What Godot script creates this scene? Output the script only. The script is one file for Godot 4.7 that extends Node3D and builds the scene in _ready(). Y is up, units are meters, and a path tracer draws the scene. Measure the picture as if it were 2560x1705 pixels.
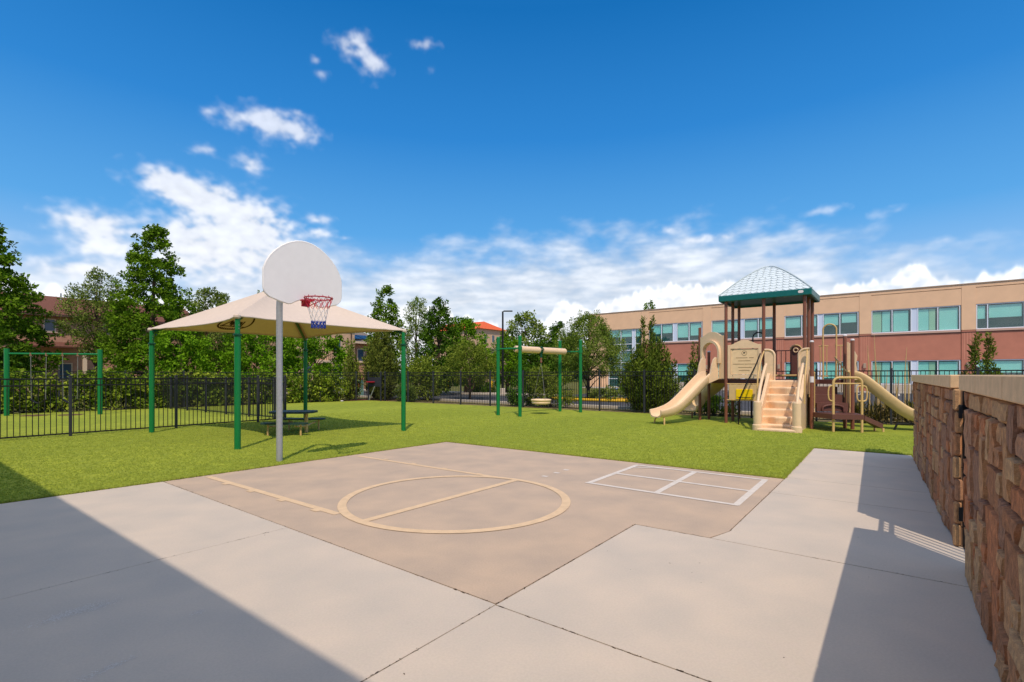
extends Node3D
# A playground beside a small ball court: artificial turf, shade sail, hoop, swings, tower with slides,
# metal picket fences, stone wall on the right, offices and flats beyond.
# x runs right, z towards the viewer, y up; metres. The court, wall and buildings follow the axes.

const EYE := Vector3(0, 1.65, 0)
const TURN := 0.652                       # the camera looks this far left of -z
const SUN_AZ := 0.733                     # shadows run this far left of -z
const SUN_EL := 0.951

var rng := RandomNumberGenerator.new()
var mat := {}
var names := {}


func _ready() -> void:
	rng.seed = 20240611
	camera_and_light()
	materials()
	print("materials ", Time.get_ticks_msec())
	ground()
	court()
	stone_walls()
	print("walls ", Time.get_ticks_msec())
	clubhouse()
	office_building()
	apartments()
	print("buildings ", Time.get_ticks_msec())
	fences()
	shade_canopy()
	basketball_hoop()
	picnic_table()
	disc_swing()
	belt_swings()
	playground()
	print("play ", Time.get_ticks_msec())
	trees()
	street()
	print("trees ", Time.get_ticks_msec())


func camera_and_light() -> void:
	var cam := Camera3D.new()
	cam.name = "camera"
	add_child(cam)
	cam.position = EYE
	cam.rotation = Vector3(0, TURN, 0)
	cam.set_frustum(0.05 * 1705.0 / 1255.0, Vector2(0, 0.05 * 84.5 / 1255.0), 0.05, 900.0)
	cam.current = true
	var sun := DirectionalLight3D.new()
	sun.name = "sun"
	add_child(sun)
	var shade := Vector3(-sin(SUN_AZ) * cos(SUN_EL), -sin(SUN_EL), -cos(SUN_AZ) * cos(SUN_EL))
	sun.basis = Basis.looking_at(shade, Vector3.UP)
	sun.light_energy = 0.83
	sun.light_color = Color(1.0, 0.93, 0.84)
	sun.light_angular_distance = 0.5
	sun.shadow_enabled = true
	var e := Environment.new()
	e.background_mode = Environment.BG_SKY
	e.sky = Sky.new()
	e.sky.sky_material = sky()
	e.tonemap_mode = Environment.TONE_MAPPER_LINEAR
	e.tonemap_exposure = 1.22
	e.background_energy_multiplier = 1.0
	e.sdfgi_enabled = true
	e.ssao_enabled = true
	e.ssil_enabled = true
	var w := WorldEnvironment.new()
	w.name = "surroundings"
	w.environment = e
	add_child(w)


func bump(x: float, y: float, b: Array) -> float:
	var q: float = ((x - b[0]) / b[2]) ** 2 + ((y - b[1]) / b[3]) ** 2
	return 0.0 if q > 5.0 else b[4] * exp(-q)


# height of a cloud edge along the horizon: read from the table where it was seen, wandering on beyond it
func along(table: Array, az: float, beyond: float) -> float:
	var first: Array = table[0]
	var last: Array = table[-1]
	if az <= first[0]:
		return lerpf(first[1], beyond, clampf((first[0] - az) / 8.0, 0.0, 1.0))
	if az >= last[0]:
		return lerpf(last[1], beyond, clampf((az - last[0]) / 8.0, 0.0, 1.0))
	for i in table.size() - 1:
		if az < table[i + 1][0]:
			return lerpf(table[i][1], table[i + 1][1], smoothstep(table[i][0], table[i + 1][0], az))
	return last[1]


# Azimuth 0 is -z, positive to the right. A thin sheet, heaps on the horizon and torn scraps above, all round.
func sky() -> PanoramaSkyMaterial:
	var w := 3072
	var h := 1536
	var big := FastNoiseLite.new()
	big.seed = 5
	big.frequency = 1.0
	big.fractal_octaves = 5
	big.fractal_gain = 0.55
	var puff := FastNoiseLite.new()
	puff.seed = 17
	puff.frequency = 1.0
	puff.fractal_octaves = 4
	puff.fractal_gain = 0.5
	# scraps and banks: azimuth, elevation, half width, half height, thickness
	var scraps := [[-55.5, 31.9, 1.4, 0.8, 0.8], [-52.9, 30.8, 1.3, 1.0, 0.95], [-58.7, 30.2, 0.6, 0.3, 0.5], [-58.2, 29.2, 0.7, 0.4, 0.35], [-54.1, 32.3, 0.9, 0.8, 0.5], [-47.3, 32.9, 1.2, 0.4, 0.7], [-46.7, 31.1, 0.6, 0.4, 0.35], [-62.3, 24.2, 2.4, 1.2, 1.0], [-63.9, 24.4, 1.5, 0.8, 0.7], [-59.8, 23.9, 1.5, 0.7, 0.7], [-66.6, 24.2, 1.2, 0.9, 0.7], [-68.7, 24.1, 0.5, 0.4, 0.5], [-60.4, 25.6, 0.6, 0.4, 0.5], [-64.9, 20.4, 1.1, 0.8, 1.0], [-68.9, 20.9, 1.2, 0.4, 0.6], [-58.3, 16.1, 1.1, 0.4, 0.7], [-58.3, 14.7, 1.2, 0.5, 0.6], [-55.7, 14.5, 0.9, 0.2, 0.45], [-13.8, 14.3, 2.1, 0.4, 0.55], [-17.2, 14.1, 2.3, 0.5, 0.6], [-19.7, 15.4, 1.7, 0.4, 0.4], [-5.7, 15.5, 1.6, 0.4, 0.35], [-0.3, 14.5, 1.2, 0.4, 0.3], [3.6, 11.5, 1.2, 0.3, 0.35], [-67.8, 17.5, 1.7, 0.6, 0.55],
		[-72.3, 17.8, 2.1, 1.0, 1.0], [-69.6, 16.6, 2.5, 1.3, 1.1], [-71.3, 17.2, 1.6, 1.0, 0.9], [-65.5, 15.4, 3.9, 1.8, 1.25], [-70.3, 13.0, 3.0, 1.5, 1.2], [-64.3, 13.1, 3.7, 1.9, 1.1], [-78.7, 13.1, 1.5, 0.9, 0.9], [-76.3, 13.2, 1.5, 1.1, 1.0], [-76.7, 11.4, 2.1, 1.2, 0.9], [-67.8, 10.7, 6.6, 1.8, 1.1], [-78.7, 8.9, 3.4, 1.1, 0.9], [-73.6, 13.4, 1.0, 0.7, 0.3]]
	# more and larger scraps round the unseen rest of the sky, for fill light
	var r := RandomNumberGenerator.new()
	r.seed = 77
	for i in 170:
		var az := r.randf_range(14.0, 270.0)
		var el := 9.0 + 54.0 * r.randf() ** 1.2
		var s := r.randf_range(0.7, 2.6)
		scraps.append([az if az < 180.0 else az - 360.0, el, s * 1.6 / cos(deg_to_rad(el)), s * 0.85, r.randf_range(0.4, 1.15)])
	var sheet_top := [[-87.4, 8.3], [-81.7, 9.3], [-74.6, 10.2], [-59.8, 12.9], [-53.2, 12.2], [-41.2, 13.6], [-31.3, 14.3], [-21.7, 14.7], [-11.0, 13.8], [-1.9, 11.0], [8.2, 8.2]]
	var heap_top := [[-62.0, 4.0], [-56.3, 4.8], [-54.1, 6.6], [-52.3, 7.4], [-49.4, 7.5], [-46.1, 7.9], [-43.1, 6.6], [-36.2, 4.6], [-33.7, 6.6], [-31.3, 8.1], [-28.8, 7.3], [-26.4, 8.3], [-22.7, 9.0], [-19.0, 9.6], [-15.5, 9.1], [-13.4, 9.8], [-10.6, 9.3], [-5.3, 8.1], [-3.2, 8.4], [-0.9, 8.8], [1.6, 9.1], [3.2, 8.6], [4.5, 7.9], [6.6, 8.2], [8.2, 8.3]]
	var clear := [[0.0, Vector3(0.50, 0.65, 0.82)], [8.0, Vector3(0.26, 0.47, 0.75)], [15.0, Vector3(0.09, 0.325, 0.67)], [25.0, Vector3(0.026, 0.20, 0.54)], [36.0, Vector3(0.008, 0.132, 0.405)], [60.0, Vector3(0.02, 0.135, 0.40)], [90.0, Vector3(0.03, 0.135, 0.40)]]
	var near := []                                 # which scraps lie over each degree of azimuth
	for d in 360:
		near.append([])
		for b in scraps:
			var gap := absf(wrapf(d - 179.5 - b[0], -180.0, 180.0))
			if gap < b[2] * 2.3 + 1.0:
				near[d].append(b)
	var data := PackedFloat32Array()
	data.resize(w * h * 3)
	var k := 90.0 / (h / 2.0)
	var at := 0
	var coss := PackedFloat32Array()
	var sins := PackedFloat32Array()
	var tops := PackedFloat32Array()
	var rims := PackedFloat32Array()
	for i in w:
		var az: float = wrapf((i + 0.5) / w * 360.0, -180.0, 180.0)
		var a := deg_to_rad(az)
		coss.append(cos(a))
		sins.append(sin(a))
		var cx := cos(a)
		var sx := sin(a)
		tops.append(along(sheet_top, az, 11.0 + 2.0 * sin(a * 3.0 + 0.9) + 1.2 * sin(a * 7.0 + 2.0)))
		rims.append(along(heap_top, az, 7.0 + 4.0 * big.get_noise_3d(cx * 3.0, 4.0, sx * 3.0)) + 1.1 * puff.get_noise_3d(cx * 22.0, 8.0, sx * 22.0) + 0.5 * puff.get_noise_3d(cx * 70.0, 2.0, sx * 70.0))
	for j in h / 2:
		var el: float = 90.0 - (j + 0.5) * k
		var air: Vector3 = clear[-1][1]
		for q in clear.size() - 1:
			if el < clear[q + 1][0]:
				air = (clear[q][1] as Vector3).lerp(clear[q + 1][1], (el - clear[q][0]) / (clear[q + 1][0] - clear[q][0]))
				break
		# unseen broken cloud overhead, added to brighten the shade, the same in every direction
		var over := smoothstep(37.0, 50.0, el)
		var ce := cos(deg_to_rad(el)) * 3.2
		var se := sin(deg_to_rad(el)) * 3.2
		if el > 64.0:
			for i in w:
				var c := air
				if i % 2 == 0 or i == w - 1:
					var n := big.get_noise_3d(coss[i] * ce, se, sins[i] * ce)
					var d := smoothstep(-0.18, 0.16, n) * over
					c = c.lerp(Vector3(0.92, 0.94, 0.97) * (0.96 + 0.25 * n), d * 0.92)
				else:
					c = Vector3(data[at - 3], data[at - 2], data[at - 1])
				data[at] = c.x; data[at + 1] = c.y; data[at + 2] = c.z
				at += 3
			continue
		for i in w:
			var az: float = wrapf((i + 0.5) / w * 360.0, -180.0, 180.0)
			var c := air
			var cx := coss[i]
			var sx := sins[i]
			if el < 21.0:
				var n := big.get_noise_3d(cx * 8.0, el * 0.30, sx * 8.0)
				var fine := big.get_noise_3d(cx * 11.0 + 9.0, el * 0.9, sx * 11.0)
				var sheet := smoothstep(2.6, -4.2, el - tops[i] - n * 4.0)
				if sheet > 0.0:
					var lum := 0.70 + 0.17 * fine + 0.14 * n
					c = c.lerp(Vector3(lum * 0.95, lum, lum * 1.08), sheet * clampf(0.82 + fine * 0.34, 0.3, 0.92))
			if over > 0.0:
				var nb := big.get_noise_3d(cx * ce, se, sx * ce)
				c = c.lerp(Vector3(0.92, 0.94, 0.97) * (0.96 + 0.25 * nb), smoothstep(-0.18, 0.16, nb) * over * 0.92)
			var m := 0.0
			for b in near[int(az + 180.0)]:
				m += bump(az, el, b) if absf(az - b[0]) < 40.0 else 0.0
			if m > 0.02:
				var rip := puff.get_noise_3d(cx * 28.0, el * 0.75, sx * 28.0)
				var d := smoothstep(0.0, 1.2, m * (1.0 + 0.7 * rip) + rip * 0.32)
				var l2 := 0.80 + 0.16 * rip
				c = c.lerp(Vector3(l2 * 0.98, l2, l2 * 1.06), d * lerpf(0.88, 0.70, smoothstep(16.0, 22.0, el)))
			if el < 11.5:
				var heap := smoothstep(0.30, -0.30, el - rims[i])
				if heap > 0.0:
					var body := puff.get_noise_3d(cx * 34.0, el * 0.85 + 40.0, sx * 34.0)
					var l3 := 0.98 + 0.22 * body - 0.16 * clampf((rims[i] - el) / 4.0, 0.0, 1.0)
					c = c.lerp(Vector3(l3 * 0.99, l3, l3 * 1.03), heap * clampf(0.85 + body * 0.7, 0.25, 1.0))
			data[at] = c.x; data[at + 1] = c.y; data[at + 2] = c.z
			at += 3
	while at < data.size():
		data[at] = 0.30; data[at + 1] = 0.29; data[at + 2] = 0.24
		at += 3
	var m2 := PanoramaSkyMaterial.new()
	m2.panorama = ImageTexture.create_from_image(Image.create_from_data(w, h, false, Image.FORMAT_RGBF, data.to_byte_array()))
	return m2


# ---------------------------------------------------------------- building blocks

class Shape:
	var v := PackedVector3Array()
	var n := PackedVector3Array()
	var uv := PackedVector2Array()

	func tri(a: Vector3, b: Vector3, c: Vector3, na: Vector3, nb: Vector3, nc: Vector3) -> void:
		if (c - a).cross(b - a).dot(na + nb + nc) >= 0.0:
			v.append_array([a, b, c])
			n.append_array([na, nb, nc])
		else:
			v.append_array([a, c, b])
			n.append_array([na, nc, nb])

	func flat(p: Array, out: Vector3) -> void:      # a flat convex face that looks towards out
		var q: Vector3 = (p[1] - p[0]).cross(p[2] - p[0]).normalized()
		if q.dot(out) < 0.0:
			q = -q
		for i in range(1, p.size() - 1):
			tri(p[0], p[i], p[i + 1], q, q, q)

	func box(at: Vector3, size: Vector3, turn := Basis.IDENTITY, bevel := 0.0) -> Shape:
		var s := size / 2.0
		if bevel <= 0.0:
			for ax in 3:
				for sg in [-1.0, 1.0]:
					var u := Vector3.ZERO; u[(ax + 1) % 3] = s[(ax + 1) % 3]
					var w := Vector3.ZERO; w[(ax + 2) % 3] = s[(ax + 2) % 3]
					var o := Vector3.ZERO; o[ax] = s[ax] * sg
					flat([at + turn * (o - u - w), at + turn * (o + u - w), at + turn * (o + u + w), at + turn * (o - u + w)], turn * o)
			return self
		var b := minf(bevel, minf(s.x, minf(s.y, s.z)) * 0.9)
		var i3 := s - Vector3(b, b, b)
		var pt := func(ax: int, sx: float, sy: float, sz: float) -> Vector3:
			var p := Vector3(i3.x * sx, i3.y * sy, i3.z * sz)
			p[ax] += b * [sx, sy, sz][ax]
			return at + turn * p
		for ax in 3:
			for sg in [-1.0, 1.0]:
				var c4 := []
				for k in [[-1.0, -1.0], [1.0, -1.0], [1.0, 1.0], [-1.0, 1.0]]:
					var g := [0.0, 0.0, 0.0]
					g[ax] = sg; g[(ax + 1) % 3] = k[0]; g[(ax + 2) % 3] = k[1]
					c4.append(pt.call(ax, g[0], g[1], g[2]))
				var o := Vector3.ZERO; o[ax] = sg
				flat(c4, turn * o)
		for ax in 3:                                  # edges run along ax
			for k in [[-1.0, -1.0], [1.0, -1.0], [1.0, 1.0], [-1.0, 1.0]]:
				var a1 := (ax + 1) % 3
				var a2 := (ax + 2) % 3
				var lo := [0.0, 0.0, 0.0]; lo[ax] = -1.0; lo[a1] = k[0]; lo[a2] = k[1]
				var hi := [0.0, 0.0, 0.0]; hi[ax] = 1.0; hi[a1] = k[0]; hi[a2] = k[1]
				var o := Vector3.ZERO; o[a1] = k[0]; o[a2] = k[1]
				flat([pt.call(a1, lo[0], lo[1], lo[2]), pt.call(a1, hi[0], hi[1], hi[2]), pt.call(a2, hi[0], hi[1], hi[2]), pt.call(a2, lo[0], lo[1], lo[2])], turn * o)
		for sx in [-1.0, 1.0]:
			for sy in [-1.0, 1.0]:
				for sz in [-1.0, 1.0]:
					flat([pt.call(0, sx, sy, sz), pt.call(1, sx, sy, sz), pt.call(2, sx, sy, sz)], turn * Vector3(sx, sy, sz))
		return self

	func tube(path: Array, r: Variant, sides := 10, caps := true, closed := false) -> Shape:
		var m := path.size()
		var rings := []
		var axes := []
		var up := Vector3.UP
		for i in m:
			var a: Vector3 = path[(i - 1 + m) % m] if closed else path[maxi(i - 1, 0)]
			var b: Vector3 = path[(i + 1) % m] if closed else path[mini(i + 1, m - 1)]
			var t := (b - a).normalized()
			if i == 0:
				up = Vector3.UP if absf(t.y) < 0.9 else Vector3.RIGHT
			up = (up - t * up.dot(t)).normalized()
			var side := t.cross(up)
			var rad: float = r[i] if r is Array else r
			var ring := []
			for k in sides:
				var an := TAU * k / sides
				ring.append(up * cos(an) * rad + side * sin(an) * rad)
			rings.append(ring)
			axes.append(t)
		for i in (m if closed else m - 1):
			var j := (i + 1) % m
			for k in sides:
				var l := (k + 1) % sides
				var a: Vector3 = rings[i][k]; var b: Vector3 = rings[i][l]
				var c: Vector3 = rings[j][l]; var d: Vector3 = rings[j][k]
				tri(path[i] + a, path[i] + b, path[j] + c, a.normalized(), b.normalized(), c.normalized())
				tri(path[i] + a, path[j] + c, path[j] + d, a.normalized(), c.normalized(), d.normalized())
		if caps and not closed:
			for e in [[0, -1.0], [m - 1, 1.0]]:
				var p := []
				for k in sides:
					p.append(path[e[0]] + rings[e[0]][k])
				flat(p, axes[e[0]] * e[1])
		return self

	func lathe(at: Vector3, prof: Array, sides := 16) -> Shape:      # prof holds Vector2(radius, height)
		for i in prof.size() - 1:
			var p: Vector2 = prof[i]
			var q: Vector2 = prof[i + 1]
			var d := q - p
			if d.length() < 0.00001:
				continue
			var nn := Vector2(d.y, -d.x).normalized()
			for k in sides:
				var a := TAU * k / sides
				var b := TAU * (k + 1) / sides
				var ca := Vector3(cos(a), 0, sin(a)); var cb := Vector3(cos(b), 0, sin(b))
				var na := ca * nn.x + Vector3.UP * nn.y; var nb := cb * nn.x + Vector3.UP * nn.y
				var A := at + ca * p.x + Vector3.UP * p.y; var B := at + cb * p.x + Vector3.UP * p.y
				var C := at + cb * q.x + Vector3.UP * q.y; var D := at + ca * q.x + Vector3.UP * q.y
				if p.x > 0.0: tri(A, B, C, na, nb, nb)
				if q.x > 0.0: tri(A, C, D, na, nb, na)
		return self

	# a plate: the outline in the plane u, w about at, thickened by depth along u x w on both sides
	func plate(at: Vector3, u: Vector3, w: Vector3, outline: PackedVector2Array, depth: float, holes := []) -> Shape:
		var nn := u.cross(w).normalized()
		var half := nn * depth / 2.0
		var poly := outline
		for hole in holes:
			poly = bridge(poly, hole)
		var idx := Geometry2D.triangulate_polygon(poly)
		for i in range(0, idx.size(), 3):
			var a := at + u * poly[idx[i]].x + w * poly[idx[i]].y
			var b := at + u * poly[idx[i + 1]].x + w * poly[idx[i + 1]].y
			var c := at + u * poly[idx[i + 2]].x + w * poly[idx[i + 2]].y
			tri(a + half, b + half, c + half, nn, nn, nn)
			tri(a - half, b - half, c - half, -nn, -nn, -nn)
		rim(at, u, w, outline, half, 1.0)
		for hole in holes:
			rim(at, u, w, hole, half, -1.0)
		return self

	func rim(at: Vector3, u: Vector3, w: Vector3, line: PackedVector2Array, half: Vector3, sg: float) -> void:
		var cw := 1.0 if Geometry2D.is_polygon_clockwise(line) else -1.0
		for i in line.size():
			var p := line[i]
			var q := line[(i + 1) % line.size()]
			var d := (q - p).normalized()
			var o := Vector2(-d.y, d.x) * cw * sg
			var A := at + u * p.x + w * p.y
			var B := at + u * q.x + w * q.y
			flat([A - half, B - half, B + half, A + half], u * o.x + w * o.y)

	static func bridge(poly: PackedVector2Array, hole: PackedVector2Array) -> PackedVector2Array:
		var hl := hole.duplicate()
		if Geometry2D.is_polygon_clockwise(hl) == Geometry2D.is_polygon_clockwise(poly):
			hl.reverse()
		var best := INF
		var bi := 0
		var bj := 0
		for i in poly.size():
			for j in hl.size():
				var d := poly[i].distance_squared_to(hl[j])
				if d < best:
					best = d; bi = i; bj = j
		var out := PackedVector2Array()
		for i in bi + 1:
			out.append(poly[i])
		for j in hl.size() + 1:
			out.append(hl[(bj + j) % hl.size()])
		for i in range(bi, poly.size()):
			out.append(poly[i])
		return out

	# sweeps the loop (x along side, y along lift) along the path; smooth
	func sweep(loop: PackedVector2Array, path: Array, sides: Array, lifts: Array, closed := true, caps := true) -> Shape:
		var m := path.size()
		var k := loop.size()
		var p := []
		for i in m:
			var ring := []
			for j in k:
				ring.append(path[i] + sides[i] * loop[j].x + lifts[i] * loop[j].y)
			p.append(ring)
		var turnsign := 1.0 if Geometry2D.is_polygon_clockwise(loop) else -1.0
		var nn := []
		for i in m:
			var ring := []
			for j in k:
				var dj: Vector3 = (p[i][(j + 1) % k] - p[i][(j - 1 + k) % k]) if closed else (p[i][mini(j + 1, k - 1)] - p[i][maxi(j - 1, 0)])
				var di: Vector3 = p[mini(i + 1, m - 1)][j] - p[maxi(i - 1, 0)][j]
				var q := dj.cross(di).normalized()
				# outside of the loop: to the left of a clockwise walk
				var w := Vector2(dj.dot(sides[i]), dj.dot(lifts[i])).orthogonal() * -turnsign
				if q.dot(sides[i] * w.x + lifts[i] * w.y) < 0.0:
					q = -q
				ring.append(q)
			nn.append(ring)
		for i in m - 1:
			for j in (k if closed else k - 1):
				var l := (j + 1) % k
				tri(p[i][j], p[i][l], p[i + 1][l], nn[i][j], nn[i][l], nn[i + 1][l])
				tri(p[i][j], p[i + 1][l], p[i + 1][j], nn[i][j], nn[i + 1][l], nn[i + 1][j])
		if caps and closed:
			var idx := Geometry2D.triangulate_polygon(loop)
			for e in [[0, (p[0][0] - p[1][0])], [m - 1, (p[m - 1][0] - p[m - 2][0])]]:
				for q in range(0, idx.size(), 3):
					flat([p[e[0]][idx[q]], p[e[0]][idx[q + 1]], p[e[0]][idx[q + 2]]], e[1])
		return self

	func mesh() -> ArrayMesh:
		var a := []
		a.resize(Mesh.ARRAY_MAX)
		a[Mesh.ARRAY_VERTEX] = v
		a[Mesh.ARRAY_NORMAL] = n
		if uv.size() == v.size():
			a[Mesh.ARRAY_TEX_UV] = uv
		var m := ArrayMesh.new()
		m.add_surface_from_arrays(Mesh.PRIMITIVE_TRIANGLES, a)
		return m


func numbered(called: String) -> String:
	names[called] = names.get(called, -1) + 1
	return called if names[called] == 0 else "%s_%03d" % [called, names[called]]


func put(called: String, mesh: Mesh, m: Material, parent: Node3D, at := Vector3.ZERO, turn := Basis.IDENTITY) -> MeshInstance3D:
	var o := MeshInstance3D.new()
	o.name = called
	o.mesh = mesh
	o.material_override = m
	o.transform = Transform3D(turn, at)
	parent.add_child(o, true)
	return o


func part(called: String, s: Shape, m: Material, parent: Node3D, at := Vector3.ZERO) -> MeshInstance3D:
	return put(called, s.mesh(), m, parent, at)


func thing(called: String, label: String, category: String, at := Vector3.ZERO, turn := 0.0, group := "") -> Node3D:
	var o := Node3D.new()
	o.name = numbered(called)
	add_child(o)
	o.position = at
	o.rotation.y = turn
	o.set_meta("label", label)
	o.set_meta("category", category)
	if group:
		o.set_meta("group", group)
	return o


func setting(called: String) -> Node3D:
	var o := Node3D.new()
	o.name = numbered(called)
	add_child(o)
	o.set_meta("kind", "structure")
	return o


func arc(at: Vector3, u: Vector3, w: Vector3, r: float, a0: float, a1: float, n: int) -> Array:
	var p := []
	for i in n + 1:
		var a := deg_to_rad(lerpf(a0, a1, float(i) / n))
		p.append(at + u * cos(a) * r + w * sin(a) * r)
	return p


func rounded(w: float, h: float, r: float, n := 4) -> PackedVector2Array:
	var p := PackedVector2Array()
	for c in [[1, 1, 0], [-1, 1, 90], [-1, -1, 180], [1, -1, 270]]:
		for i in n + 1:
			var a := deg_to_rad(c[2] + 90.0 * i / n)
			p.append(Vector2(c[0] * (w / 2 - r) + cos(a) * r, c[1] * (h / 2 - r) + sin(a) * r))
	return p


# smooth curve through points
func curve(points: Array, n := 8) -> Array:
	var out := []
	for i in points.size() - 1:
		var a: Vector3 = points[maxi(i - 1, 0)]
		var b: Vector3 = points[i]
		var c: Vector3 = points[i + 1]
		var d: Vector3 = points[mini(i + 2, points.size() - 1)]
		for k in n:
			out.append(b.cubic_interpolate(c, a, d, float(k) / n))
	out.append(points[-1])
	return out


# ---------------------------------------------------------------- materials

func noise_tex(seed_: int, freq: float, lo: Color, hi: Color, octaves := 4, size := 512, kind := FastNoiseLite.TYPE_SIMPLEX_SMOOTH, mid := 0.5) -> NoiseTexture2D:
	var f := FastNoiseLite.new()
	f.seed = seed_
	f.noise_type = kind
	f.frequency = freq
	f.fractal_octaves = octaves
	var t := NoiseTexture2D.new()
	t.width = size
	t.height = size
	t.seamless = true
	t.noise = f
	var g := Gradient.new()
	g.offsets = PackedFloat32Array([0.0, mid, 1.0])
	g.colors = PackedColorArray([lo, lo.lerp(hi, 0.5), hi])
	t.color_ramp = g
	return t


# a solid colour with broad patches (coarse, metres) and grain (fine), both laid in world space
func surface(called: String, base: Color, rough: float, patch := 0.0, patch_m := 3.0, grain := 0.0, grain_m := 0.4, relief := 0.0, tint := Color.WHITE, world := true) -> StandardMaterial3D:
	var m := StandardMaterial3D.new()
	m.resource_name = called
	m.roughness = rough
	m.metallic_specular = 0.4
	m.albedo_color = base
	if patch > 0.0:
		m.albedo_color = Color.WHITE
		var lo := Color(base.r * (1 - patch), base.g * (1 - patch), base.b * (1 - patch))
		var hi := Color(minf(1, base.r * (1 + patch) * tint.r), minf(1, base.g * (1 + patch) * tint.g), minf(1, base.b * (1 + patch) * tint.b))
		m.albedo_texture = noise_tex(called.hash() & 1023, 0.012, lo, hi, 5)
		m.uv1_triplanar = true
		m.uv1_world_triplanar = world
		m.uv1_scale = Vector3.ONE / patch_m
	if grain > 0.0:
		m.detail_enabled = true
		m.detail_blend_mode = BaseMaterial3D.BLEND_MODE_MUL
		m.detail_uv_layer = BaseMaterial3D.DETAIL_UV_2
		m.detail_albedo = noise_tex((called.hash() >> 3) & 1023, 0.07, Color(1 - grain, 1 - grain, 1 - grain), Color.WHITE, 4)
		m.uv2_triplanar = true
		m.uv2_world_triplanar = world
		m.uv2_scale = Vector3.ONE / grain_m
	if relief > 0.0:
		m.heightmap_enabled = true
		m.heightmap_scale = relief
		m.heightmap_texture = noise_tex((called.hash() >> 5) & 1023, 0.05, Color.BLACK, Color.WHITE, 5)
		m.uv1_triplanar = true
		m.uv1_world_triplanar = world
		if patch <= 0.0:
			m.uv1_scale = Vector3.ONE / patch_m
	mat[called] = m
	return m


func leaf_mat(called: String, back: Color) -> void:
	var m := StandardMaterial3D.new()
	m.resource_name = called
	m.vertex_color_use_as_albedo = true
	m.roughness = 0.7
	m.metallic_specular = 0.12
	m.backlight_enabled = true
	m.backlight = back
	m.cull_mode = BaseMaterial3D.CULL_DISABLED
	mat[called] = m


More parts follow.
